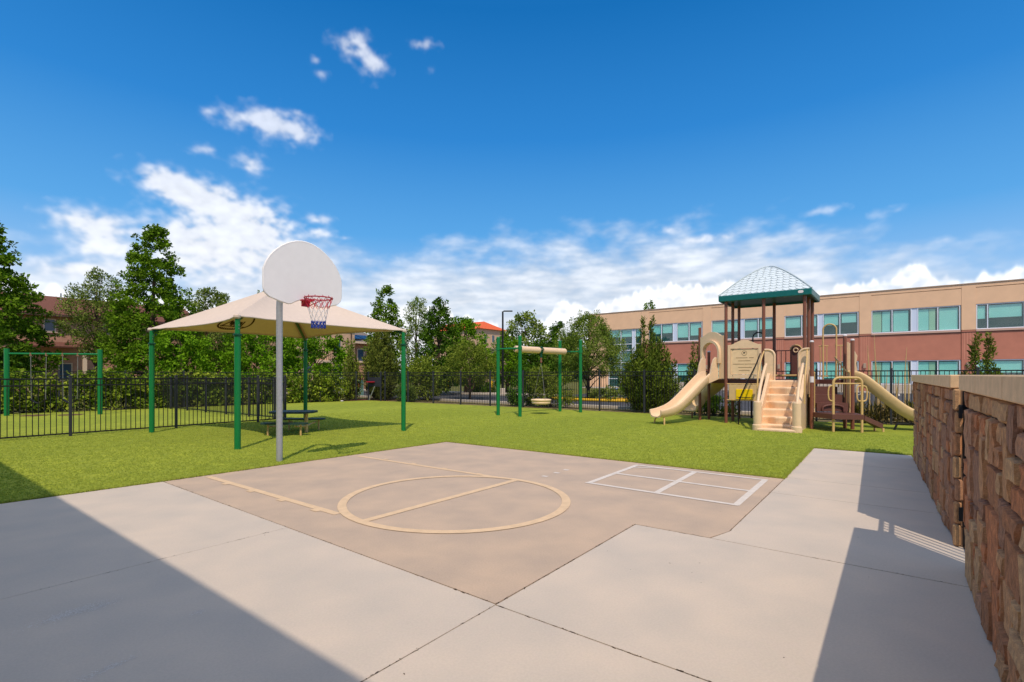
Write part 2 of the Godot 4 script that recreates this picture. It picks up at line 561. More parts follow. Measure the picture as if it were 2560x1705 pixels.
func materials() -> void:
	surface("concrete", Color8(201, 190, 178), 0.9, 0.04, 5.5, 0.05, 0.8, 0.05, Color(1.0, 0.98, 0.96))
	surface("tan concrete", Color8(192, 172, 154), 0.9, 0.055, 5.0, 0.06, 0.8, 0.05, Color(1.0, 0.98, 0.95))
	surface("slab bed", Color8(62, 54, 46), 0.95, 0.2, 0.7)
	surface("line paint", Color8(226, 196, 160), 0.85, 0.04, 1.0, 0.10, 0.25)
	surface("white paint", Color8(226, 216, 206), 0.85, 0.04, 1.0, 0.12, 0.25)
	surface("render white", Color8(228, 218, 204), 0.95, 0.03, 3.0, 0.06, 0.5)
	surface("grit", Color8(70, 58, 46), 0.95)
	surface("chalk", Color8(224, 217, 210), 0.95, 0.06, 0.3, 0.12, 0.3)
	surface("turf", Color8(168, 182, 74), 0.9, 0.08, 3.1, 0.30, 1.1, 0.5, Color(1.03, 1.0, 0.9))
	surface("turf b", Color8(161, 176, 71), 0.9, 0.08, 2.7, 0.30, 1.1, 0.5, Color(1.03, 1.0, 0.9))
	mat["turf"].metallic_specular = 0.15
	mat["turf b"].metallic_specular = 0.15
	surface("turf worn", Color8(120, 92, 60), 0.9, 0.2, 0.5, 0.3, 0.2)
	surface("lawn", Color8(112, 118, 52), 0.95, 0.22, 5.0, 0.4, 0.4, 0.5, Color(1.15, 1.05, 0.8))
	surface("dry lawn", Color8(150, 132, 84), 0.95, 0.2, 2.0, 0.35, 0.4, 0.5)
	surface("mulch", Color8(112, 66, 48), 0.95, 0.25, 0.6, 0.4, 0.2, 0.8)
	surface("asphalt", Color8(82, 82, 86), 0.92, 0.12, 5.0, 0.25, 0.4, 0.1)
	surface("kerb", Color8(190, 178, 164), 0.9, 0.06, 1.0)
	surface("yellow paint", Color8(224, 178, 40), 0.7)
	surface("mortar", Color8(120, 98, 80), 0.95, 0.12, 0.5)
	surface("cap stone", Color8(238, 200, 156), 0.85, 0.05, 0.8, 0.10, 0.3, 0.05)
	surface("block", Color8(168, 138, 114), 0.92, 0.05, 0.6, 0.12, 0.2)
	var stones := [Color8(218, 160, 116), Color8(232, 174, 128), Color8(194, 138, 100), Color8(210, 160, 126), Color8(238, 184, 138), Color8(182, 138, 112), Color8(222, 148, 102)]
	for i in stones.size():
		var m := surface("stone%d" % i, stones[i], 0.9, 0.26, 0.32, 0.26, 0.30, 0.5, Color(0.92, 0.88, 0.84))
		m.uv1_scale = Vector3(2.6, 1.7, 2.6)
	surface("stucco", Color8(240, 198, 160), 0.95, 0.025, 9.0)
	surface("brick", Color8(194, 128, 106), 0.92, 0.035, 8.0)
	surface("brick light", Color8(226, 166, 140), 0.92)
	surface("coping", Color8(176, 152, 130), 0.7)
	surface("sill", Color8(206, 170, 152), 0.85)
	surface("window frame", Color8(232, 238, 248), 0.45)
	surface("blind", Color8(164, 246, 232), 0.8)
	surface("blind warm", Color8(178, 230, 192), 0.8)
	surface("room", Color8(50, 84, 90), 0.8)
	surface("spandrel", Color8(214, 226, 244), 0.5)
	surface("flat wall", Color8(190, 144, 118), 0.95, 0.05, 3.0, 0.08, 0.5)
	surface("flat wall pale", Color8(218, 182, 150), 0.95, 0.05, 3.0, 0.08, 0.5)
	surface("roof shingle", Color8(128, 82, 66), 0.95, 0.10, 1.2, 0.25, 0.3)
	surface("roof orange", Color8(214, 98, 56), 0.9, 0.08, 1.2)
	surface("roof grey", Color8(120, 108, 100), 0.95, 0.10, 1.5)
	surface("flat trim", Color8(214, 190, 164), 0.9)
	surface("dark trim", Color8(84, 62, 54), 0.8)
	surface("fence black", Color8(26, 26, 28), 0.42)
	surface("fence post", Color8(52, 54, 62), 0.42)
	surface("green steel", Color8(22, 122, 66), 0.34)
	surface("dark green steel", Color8(14, 74, 52), 0.36)
	surface("galvanised", Color8(178, 182, 188), 0.42, 0.05, 0.4, 0.10, 0.1)
	mat["galvanised"].metallic = 0.25
	surface("fabric", Color8(226, 208, 192), 0.9, 0.02, 1.0, 0.06, 0.06)
	mat["fabric"].backlight_enabled = true
	mat["fabric"].backlight = Color8(110, 58, 30)
	mat["fabric"].cull_mode = BaseMaterial3D.CULL_DISABLED
	surface("emblem print", Color8(70, 44, 24), 0.9)
	surface("board white", Color8(244, 242, 240), 0.42, 0.01, 1.5)
	surface("red steel", Color8(176, 32, 52), 0.4)
	surface("net red", Color8(204, 40, 64), 0.8)
	surface("net white", Color8(232, 228, 228), 0.8)
	surface("net blue", Color8(36, 66, 156), 0.8)
	surface("table top", Color8(40, 66, 62), 0.5, 0.05, 0.4)
	surface("tan steel", Color8(214, 178, 118), 0.38)
	surface("tan plastic", Color8(236, 204, 168), 0.34, 0.03, 1.0)
	surface("sand plastic", Color8(240, 208, 166), 0.4, 0.03, 1.0)
	surface("olive plastic", Color8(220, 188, 138), 0.45, 0.03, 1.0)
	surface("brown steel", Color8(132, 84, 68), 0.34)
	surface("brown deck", Color8(104, 66, 58), 0.5, 0.04, 0.8)
	surface("yellow plastic", Color8(252, 212, 10), 0.4)
	surface("ink", Color8(60, 50, 36), 0.8)
	surface("faint ink", Color8(150, 118, 84), 0.8)
	surface("teal plastic", Color8(24, 104, 102), 0.34, 0.03, 1.0)
	surface("shingle plastic", Color8(212, 224, 230), 0.42, 0.03, 1.0)
	surface("shingle joint", Color8(186, 199, 205), 0.6)
	surface("label white", Color8(230, 222, 226), 0.6)
	surface("hanger brown", Color8(150, 110, 90), 0.5)
	surface("chain", Color8(160, 156, 150), 0.4)
	mat["chain"].metallic = 0.6
	surface("rubber", Color8(30, 30, 32), 0.7)
	surface("bark", Color8(92, 74, 60), 0.95, 0.2, 0.5)
	surface("dark bark", Color8(60, 48, 40), 0.95, 0.2, 0.5)
	surface("straw", Color8(206, 176, 120), 0.9, 0.1, 0.4)
	surface("white metal", Color8(226, 226, 226), 0.5)
	surface("utility teal", Color8(120, 160, 148), 0.5)
	surface("blue paint", Color8(70, 120, 200), 0.8)
	surface("solar", Color8(30, 36, 56), 0.25)
	var g := StandardMaterial3D.new()
	g.resource_name = "glass"
	g.transparency = BaseMaterial3D.TRANSPARENCY_ALPHA
	g.albedo_color = Color(0.30, 0.62, 0.60, 0.10)
	g.roughness = 0.02
	g.metallic_specular = 0.6
	mat["glass"] = g
	surface("pane dark", Color8(70, 92, 110), 0.06)
	leaf_mat("leaf", Color(0.50, 0.62, 0.15))
	leaf_mat("blade", Color(0.30, 0.40, 0.08))
	leaf_mat("needle", Color(0.25, 0.3, 0.1))


# ---------------------------------------------------------------- ground

func sheet(poly: PackedVector2Array, y: float, skirt := 0.0) -> Shape:     # points are (x, z)
	var s := Shape.new()
	var idx := Geometry2D.triangulate_polygon(poly)
	for i in range(0, idx.size(), 3):
		var p := []
		for q in 3:
			p.append(Vector3(poly[idx[i + q]].x, y, poly[idx[i + q]].y))
		s.flat(p, Vector3.UP)
	if skirt > 0.0:
		var cw := 1.0 if Geometry2D.is_polygon_clockwise(poly) else -1.0
		for i in poly.size():
			var a := poly[i]
			var b := poly[(i + 1) % poly.size()]
			var o := Vector2(-(b - a).y, (b - a).x) * cw
			s.flat([Vector3(a.x, y, a.y), Vector3(b.x, y, b.y), Vector3(b.x, y - skirt, b.y), Vector3(a.x, y - skirt, a.y)], Vector3(o.x, 0, o.y))
	return s


func xz(a: Array) -> PackedVector2Array:
	var p := PackedVector2Array()
	for i in range(0, a.size(), 2):
		p.append(Vector2(a[i], a[i + 1]))
	return p


func ground() -> void:
	var g := setting("ground")
	part("lawn", sheet(xz([-700, 300, 700, 300, 700, -700, -700, -700]), -0.06), mat["lawn"], g)
	part("soil_bed", sheet(xz([-31.2, 5, -28.9, 5, -26.2, -21.6, -29.6, -21.6]), -0.03, 0.02), mat["mulch"], g)
	part("verge", sheet(xz([-28, -20.4, 40, -20.9, 40, -23.4, -28, -22.9]), -0.035, 0.02), mat["dry lawn"], g)
	part("mulch_bed", sheet(xz([-29.4, -19.4, -26.6, -20.4, -26.0, -23.2, -30.5, -23.6]), -0.028, 0.02), mat["mulch"], g)
	# turf, laid in rolls
	var t := setting("turf")
	var area := xz([-30.7, 4, -9.15, 4, -9.12, -1.1, -8.99, -2.93, -8.77, -8.84, -1.40, -8.94, -1.47, -13.1, 0.28, -13.14, 6, -13.14, 6, -20.72, -26.9, -20.05])
	for k in 11:
		var x0 := -32.0 + k * 3.66
		for piece in Geometry2D.intersect_polygons(area, xz([x0, 6, x0 + 3.66, 6, x0 + 3.66, -22, x0, -22])):
			part("turf_roll", sheet(piece, 0.014, 0.05), mat["turf"] if k % 2 else mat["turf b"], t)
	# blades standing up out of the pile where it is near enough to see
	var blade := Shape.new()
	rng.seed = 90
	for k in 7:
		var a := rng.randf() * TAU
		var foot := Vector3(cos(a), 0, sin(a)) * rng.randf_range(0.0, 0.022)
		var lean := Vector3(rng.randfn(), 0, rng.randfn()) * 0.010
		var side := Vector3(sin(a * 3.0), 0, cos(a * 3.0)) * 0.0035
		var h := rng.randf_range(0.022, 0.034)
		var n := side.cross(Vector3.UP).normalized()
		blade.tri(foot - side, foot + side, foot + lean + Vector3.UP * h, n, n, n)
	var mm := MultiMesh.new()
	mm.transform_format = MultiMesh.TRANSFORM_3D
	mm.use_colors = true
	mm.mesh = blade.mesh()
	var at := []
	while at.size() < 70000:
		var p := Vector2(rng.randf_range(-19.0, 0.4), rng.randf_range(-17.0, 1.0))
		if rng.randf() < pow(6.5 / maxf(p.length(), 6.5), 1.6) and Geometry2D.is_point_in_polygon(p, area):
			at.append(p)
	# a thicker fringe along the slab edges
	var edges := [[-9.15, 4, -9.12, -1.1], [-9.12, -1.1, -8.99, -2.93], [-8.99, -2.93, -8.77, -8.84], [-8.77, -8.84, -1.40, -8.94], [-1.40, -8.94, -1.47, -13.1], [-1.47, -13.1, 0.28, -13.14]]
	for e in edges:
		var a := Vector2(e[0], e[1])
		var b := Vector2(e[2], e[3])
		for k in int(a.distance_to(b) * 150):
			at.append(a.lerp(b, rng.randf()) + Vector2(rng.randfn(), rng.randfn()) * 0.011)
	mm.instance_count = at.size()
	for k in at.size():
		var sc := rng.randf_range(0.75, 1.2)
		mm.set_instance_transform(k, Transform3D(Basis(Vector3.UP, rng.randf() * TAU).scaled(Vector3(sc, sc, sc)), Vector3(at[k].x, 0.010, at[k].y)))
		var f := rng.randf_range(0.85, 1.12)
		mm.set_instance_color(k, Color(0.40 * f, 0.465 * f, 0.08 * f))
	var mi := MultiMeshInstance3D.new()
	mi.name = "turf_blades"
	mi.multimesh = mm
	mi.material_override = mat["blade"]
	mi.set_meta("kind", "stuff")
	t.add_child(mi)


func court() -> void:
	var bed := setting("slab_bed")
	part("bed", sheet(xz([-9.08, 2.1, 3, 2.1, 3, -13.05, -1.42, -13.05, -1.38, -8.9, -8.7, -8.78, -8.94, -2.9, -9.07, -1.0]), -0.02), mat["slab bed"], bed)
	var pave := setting("pavement")
	var light := [
		[-9.10, -0.9, -9.00, -2.89, -5.225, -2.84, -5.225, -0.3, -9.12, -0.3],
		[-5.22, -0.3, -5.22, -2.838, -2.285, -2.795, -2.285, -0.3],
		[-9.12, -0.29, -5.225, -0.29, -5.225, 2.0, -9.14, 2.0], [-5.22, -0.29, -2.285, -0.29, -2.285, 2.0, -5.22, 2.0],
		[-2.275, -0.3, -2.275, -2.785, 0.52, -2.785, 0.52, -0.3], [-2.275, -0.29, 0.52, -0.29, 0.52, 2.0, -2.275, 2.0],
		[-2.275, -2.797, -2.275, -5.225, -1.49, -5.245, -0.6, -5.245, 0.52, -5.252, 0.52, -2.797],
		[-1.48, -5.255, -1.385, -5.6, -1.385, -7.80, 0.52, -7.82, 0.52, -5.262],
		[-1.387, -7.81, -1.39, -9.10, 0.52, -9.11, 0.52, -7.83],
		[-1.393, -9.11, -1.43, -11.1, 0.5, -11.1, 0.52, -9.12], [-1.432, -11.11, -1.47, -13.09, 0.26, -13.11, 0.40, -11.11],
		[0.53, -5.0, 0.53, -7.3, 2.9, -7.3, 2.9, -5.0],
	]
	for p in light:
		part("slab", sheet(xz(p), 0.0, 0.10), mat["concrete"], pave)
	var c := setting("ball_court")
	part("slab", sheet(xz([-8.99, -2.90, -8.775, -8.83, -1.40, -8.93, -1.395, -5.59, -1.495, -5.257, -2.288, -5.237, -2.288, -2.807]), 0.001, 0.10), mat["tan concrete"], c)
	# painted lines, each on its own
	var y := 0.005
	var line := func(called: String, a: Vector2, b: Vector2, wide: float, m: Material, lift: float) -> void:
		var d := (b - a).normalized().orthogonal() * wide / 2.0
		part(called, sheet(PackedVector2Array([a - d, b - d, b + d, a + d]), y + lift), m, c)
	var lp: Material = mat["line paint"]
	var wp: Material = mat["white paint"]
	line.call("lane_line", Vector2(-8.84, -3.475), Vector2(-5.24, -3.47), 0.095, lp, 0.0)
	line.call("lane_line", Vector2(-8.66, -6.20), Vector2(-5.10, -6.27), 0.09, lp, 0.0)
	line.call("free_throw_line", Vector2(-4.755, -3.50), Vector2(-4.715, -6.25), 0.11, lp, 0.0012)
	for x in [-8.04, -7.25, -6.41, -5.60]:
		line.call("lane_block", Vector2(x - 0.07, -3.40), Vector2(x + 0.07, -3.40), 0.07, lp, 0.0012)
	for x in [-7.9, -7.1, -6.3, -5.5]:
		line.call("lane_block", Vector2(x - 0.06, -6.30), Vector2(x + 0.06, -6.30), 0.06, lp, 0.0012)
	var ring := Shape.new()
	for i in 96:
		var a := TAU * i / 96.0
		var b := TAU * (i + 1) / 96.0
		var p := []
		for q in [[a, 1.42], [b, 1.42], [b, 1.53], [a, 1.53]]:
			p.append(Vector3(-4.66 + cos(q[0]) * q[1], y + 0.0024, -4.875 + sin(q[0]) * q[1] * 0.97))
		ring.flat(p, Vector3.UP)
	part("circle_line", ring, lp, c)
	for p in [[-4.52, -6.8], [-4.52, -7.16], [-4.53, -7.48]]:
		line.call("spot_mark", Vector2(p[0] - 0.05, p[1]), Vector2(p[0] + 0.05, p[1]), 0.075, wp, 0.0)
	line.call("square_line", Vector2(-3.74, -8.68), Vector2(-3.71, -6.78), 0.085, wp, 0.0)
	line.call("square_line", Vector2(-2.70, -8.65), Vector2(-2.65, -6.79), 0.085, wp, 0.0)
	line.call("square_line", Vector2(-1.62, -8.67), Vector2(-1.60, -6.75), 0.085, wp, 0.0)
	line.call("square_line", Vector2(-3.77, -8.65), Vector2(-1.58, -8.66), 0.08, wp, 0.0012)
	line.call("square_line", Vector2(-3.74, -7.72), Vector2(-1.62, -7.70), 0.08, wp, 0.0012)
	line.call("square_line", Vector2(-3.76, -6.79), Vector2(-1.57, -6.77), 0.08, wp, 0.0012)
	line.call("square_line", Vector2(-3.70, -8.40), Vector2(-3.25, -8.62), 0.05, wp, 0.0024)
	# old chalk dust on the near slabs, and grit caught in the joints
	rng.seed = 5
	var fleck := func(s: Shape, x: float, z: float, long: float, wide: float, turn: float, h: float) -> void:
		var d := Vector2(sin(turn), cos(turn)) * long
		var e := d.orthogonal().normalized() * wide
		var lift := rng.randf() * 0.0005
		var p := []
		for k in [[-1.0, 0.0], [-0.3, 1.0], [0.6, 0.8], [1.0, 0.0], [0.4, -0.9], [-0.5, -0.7]]:
			var q: Vector2 = d * k[0] * rng.randf_range(0.6, 1.2) + e * k[1] * rng.randf_range(0.5, 1.2)
			p.append(Vector3(x + q.x, h + lift, z + q.y))
		s.flat(p, Vector3.UP)
	for sm in [[-4.54, -0.90, 0.20, 0.035, 900], [-4.50, -1.08, 0.10, 0.02, 220], [-3.85, -1.45, 0.05, 0.02, 120], [-3.52, -0.86, 0.16, 0.02, 260]]:
		var dust := Shape.new()
		for k in sm[4]:
			var f := rng.randfn() * 0.5
			fleck.call(dust, sm[0] + rng.randfn() * sm[3] + f * sm[2] * 0.15, sm[1] + f * sm[2], rng.randf_range(0.002, 0.008), rng.randf_range(0.0015, 0.004), rng.randf() * TAU, 0.0005)
		part("chalk_dust", dust, mat["chalk"], pave)
	var grit := Shape.new()
	for j in [[-9.0, -2.90, -2.28, -2.80, 90], [-2.28, -2.79, 0.45, -2.79, 60], [-2.281, -0.4, -2.281, -5.23, 120], [-2.28, -5.23, -1.49, -5.25, 12], [-1.39, -5.6, -1.40, -8.9, 40], [-0.6, -5.25, 0.45, -5.255, 14], [-5.222, -0.4, -5.222, -2.83, 26]]:
		for k in j[4]:
			var f := rng.randf()
			var dir := atan2(j[2] - j[0], j[3] - j[1])
			fleck.call(grit, lerpf(j[0], j[2], f) + rng.randfn() * 0.005, lerpf(j[1], j[3], f) + rng.randfn() * 0.005, rng.randf_range(0.004, 0.05) * rng.randf(), rng.randf_range(0.002, 0.006), dir + rng.randfn() * 0.15, 0.0016)
	for k in 45:
		fleck.call(grit, rng.randf_range(-8.5, 0.2), rng.randf_range(-8.5, -1.8), rng.randf_range(0.003, 0.012), rng.randf_range(0.002, 0.005), rng.randf() * TAU, 0.0016)
	var gr := part("grit", grit, mat["grit"], pave)
	gr.set_meta("kind", "stuff")


# ---------------------------------------------------------------- stone walls

# one rough stone over the rectangle u0..u1, v0..v1 of a wall face; the face looks along -x, u runs along -z
func stone(u0: float, u1: float, v0: float, v1: float, warp: FastNoiseLite, proud: float) -> Shape:
	var s := Shape.new()
	var cut := func(a: float, b: float) -> Array:          # a thin arris, then even cells, then a thin arris
		var n := clampi(int((b - a) / 0.085) + 1, 2, 4)
		var q := [a, a + 0.014]
		for i in range(1, n):
			q.append(lerpf(a, b, float(i) / n))
		q.append_array([b - 0.014, b])
		return q
	var us: Array = cut.call(u0, u1)
	var vs: Array = cut.call(v0, v1)
	var nu := us.size() - 1
	var nv := vs.size() - 1
	var p := []
	for i in nu + 1:
		var row := []
		for j in nv + 1:
			var u: float = us[i]
			var v: float = vs[j]
			var edge := i == 0 or j == 0 or i == nu or j == nv
			var uu := u + 0.026 * warp.get_noise_2d(u * 9.0, v * 9.0)
			var vv := v + 0.020 * warp.get_noise_2d(u * 9.0 + 70.0, v * 9.0 + 30.0)
			var out := -0.012 if edge else proud + 0.015 * warp.get_noise_2d(u * 34.0 + 11.0, v * 34.0)
			row.append(Vector3(-out, clampf(vv, 0.0, 1.53), -uu))
		p.append(row)
	for i in nu:
		for j in nv:
			if (i + j) % 2:
				s.flat([p[i][j], p[i + 1][j], p[i + 1][j + 1]], Vector3.LEFT)
				s.flat([p[i][j], p[i + 1][j + 1], p[i][j + 1]], Vector3.LEFT)
			else:
				s.flat([p[i][j], p[i + 1][j], p[i][j + 1]], Vector3.LEFT)
				s.flat([p[i + 1][j], p[i + 1][j + 1], p[i][j + 1]], Vector3.LEFT)
	return s


func stone_wall(label: String, at: Vector3, turn: float, long: float, from: float, sd: int) -> Node3D:
	var t := thing("stone_wall", label, "wall", at, turn, "")
	var hgt := 1.52
	part("core", Shape.new().box(Vector3(0.11, hgt / 2, -long / 2), Vector3(0.18, hgt, long)), mat["mortar"], t)
	var warp := FastNoiseLite.new()
	warp.seed = sd
	warp.frequency = 0.35
	rng.seed = sd
	var rows := 11
	var rh := hgt / rows
	var cols := int((long - from) / 0.1)
	var used := {}
	for r in rows:
		for c in cols:
			if used.has(Vector2i(c, r)):
				continue
			var w: int = [2, 2, 3, 3, 4, 5][rng.randi() % 6]
			var h: int = [1, 1, 1, 2, 2, 3][rng.randi() % 6]
			h = mini(h, rows - r)
			var ww := 0
			while ww < w and c + ww < cols and not used.has(Vector2i(c + ww, r)):
				ww += 1
			for i in ww:
				for j in h:
					if j > 0 and used.has(Vector2i(c + i, r + j)):
						h = j
						break
			for i in ww:
				for j in h:
					used[Vector2i(c + i, r + j)] = true
			var g := 0.006
			part("stone", stone(from + c * 0.1 + g, from + (c + ww) * 0.1 - g, r * rh + g, (r + h) * rh - g, warp, rng.randf_range(0.006, 0.028)), mat["stone%d" % (rng.randi() % 7)], t)
	var n := ceili(long / 1.22)
	for i in n:
		var a := i * long / n
		part("cap_stone", Shape.new().box(Vector3(0.11, hgt + 0.065, -a - long / n / 2), Vector3(0.31, 0.13, long / n - 0.006), Basis.IDENTITY, 0.008), mat["cap stone"], t)
	return t


func stone_walls() -> void:
	# near stretch, from the clubhouse to the gate; built from its far end so that u counts towards it
	var a := stone_wall("rough brown stone wall with tan cap, nearer stretch at the right edge", Vector3(0.475, 0, 1.9), 0.0, 7.6, 0.0, 11)
	a.set_meta("group", "stone wall stretches")
	var b := stone_wall("rough brown stone wall with tan cap, farther stretch ending on the turf", Vector3(0.465, 0, -6.46), 0.027, 6.3, 0.0, 23)
	b.set_meta("group", "stone wall stretches")
	# end of the farther stretch at the gate: stone return, then plain blocks
	var warp := FastNoiseLite.new()
	warp.seed = 3
	warp.frequency = 0.35
	for i in 7:
		var h := 1.52 / 7.0
		var s := Shape.new().box(Vector3(0.005 + 0.008 * (i % 3), (i + 0.5) * h, 0.012), Vector3(0.055, h - 0.012, 0.075), Basis(Vector3.UP, 0.05 * (i % 3 - 1)), 0.014)
		part("corner_stone", s, mat["stone%d" % [4, 1, 3, 4, 0, 1, 4][i]], b)
	for i in 8:
		var h := 1.52 / 8.0
		part("end_block", Shape.new().box(Vector3(0.115, (i + 0.5) * h, 0.012), Vector3(0.16, h - 0.008, 0.02), Basis.IDENTITY, 0.002), mat["block"], b)
	# the gate between them
	var t := thing("picket_gate", "black metal picket gate closing the gap between the stone walls", "gate", Vector3(0.575, 0, -6.08))
	for z in [-0.335, 0.335]:
		part("stile", Shape.new().box(Vector3(0, 0.76, z), Vector3(0.04, 1.46, 0.04), Basis.IDENTITY, 0.003), mat["fence black"], t)
	for y in [1.46, 1.27, 0.08]:
		part("rail", Shape.new().box(Vector3(0, y, 0), Vector3(0.035, 0.035, 0.63), Basis.IDENTITY, 0.003), mat["fence black"], t)
	for i in 5:
		part("picket", Shape.new().box(Vector3(0, 0.76, -0.222 + i * 0.111), Vector3(0.018, 1.36, 0.018)), mat["fence black"], t)
	for y in [0.32, 1.30]:
		part("hinge", Shape.new().box(Vector3(-0.078, y, -0.335), Vector3(0.03, 0.13, 0.05), Basis.IDENTITY, 0.004), mat["rubber"], t)
	part("jamb", Shape.new().box(Vector3(-0.03, 0.76, -0.355), Vector3(0.06, 1.5, 0.012)), mat["fence black"], t)


# the building behind the viewer, whose eaves throw the long shadow at the lower left
func clubhouse() -> void:
	var t := thing("clubhouse", "pale stucco building behind the viewer casting its shadow over the slabs", "building")
	part("wall", Shape.new().box(Vector3(-6, 2.75, 7.0), Vector3(30, 5.5, 10)), mat["render white"], t)
	var r := Shape.new()
	r.box(Vector3(-6, 5.66, 7.0), Vector3(31.4, 0.28, 11.2), Basis.IDENTITY, 0.01)
	part("eaves", r, mat["dark trim"], t)
	var hip := Shape.new()
	var y0 := 5.805
	var A := Vector3(-21.6, y0, 1.5); var B := Vector3(9.6, y0, 1.5); var C := Vector3(9.6, y0, 12.5); var D := Vector3(-21.6, y0, 12.5)
	var E := Vector3(-16, 7.2, 7); var F := Vector3(4, 7.2, 7)
	hip.flat([A, B, F, E], Vector3(0, 1, -1)); hip.flat([B, C, F], Vector3(1, 1, 0)); hip.flat([C, D, E, F], Vector3(0, 1, 1)); hip.flat([D, A, E], Vector3(-1, 1, 0))
	part("roof", hip, mat["roof shingle"], t)


# ---------------------------------------------------------------- offices

func glazed(parent: Node3D, x0: float, x1: float, y0: float, y1: float, z: float, mullions: Array, blinds: Array) -> void:
	var f := Shape.new()
	var w := 0.07
	for x in [x0 + w / 2, x1 - w / 2]:
		f.box(Vector3(x, (y0 + y1) / 2, z - 0.12), Vector3(w, y1 - y0, 0.12))
	for y in [y0 + w / 2, y1 - w / 2]:
		f.box(Vector3((x0 + x1) / 2, y, z - 0.121), Vector3(x1 - x0 - 2 * w, w, 0.118))
	var o := part("window", f, mat["window frame"], parent)
	for m in mullions:
		part("mullion", Shape.new().box(Vector3(m, (y0 + y1) / 2, z - 0.12), Vector3(0.07, y1 - y0 - 2 * w, 0.118)), mat["window frame"], o)
	part("pane", Shape.new().box(Vector3((x0 + x1) / 2, (y0 + y1) / 2, z - 0.14), Vector3(x1 - x0 - 2 * w, y1 - y0 - 2 * w, 0.012)), mat["glass"], o)
	for b in blinds:        # x from, x to, lower edge
		part("blind", Shape.new().box(Vector3((b[0] + b[1]) / 2, (b[2] + y1 - 0.16) / 2, z - 0.24), Vector3(b[1] - b[0], y1 - 0.16 - b[2], 0.02)), mat["blind warm"] if b.size() > 3 else mat["blind"], o)


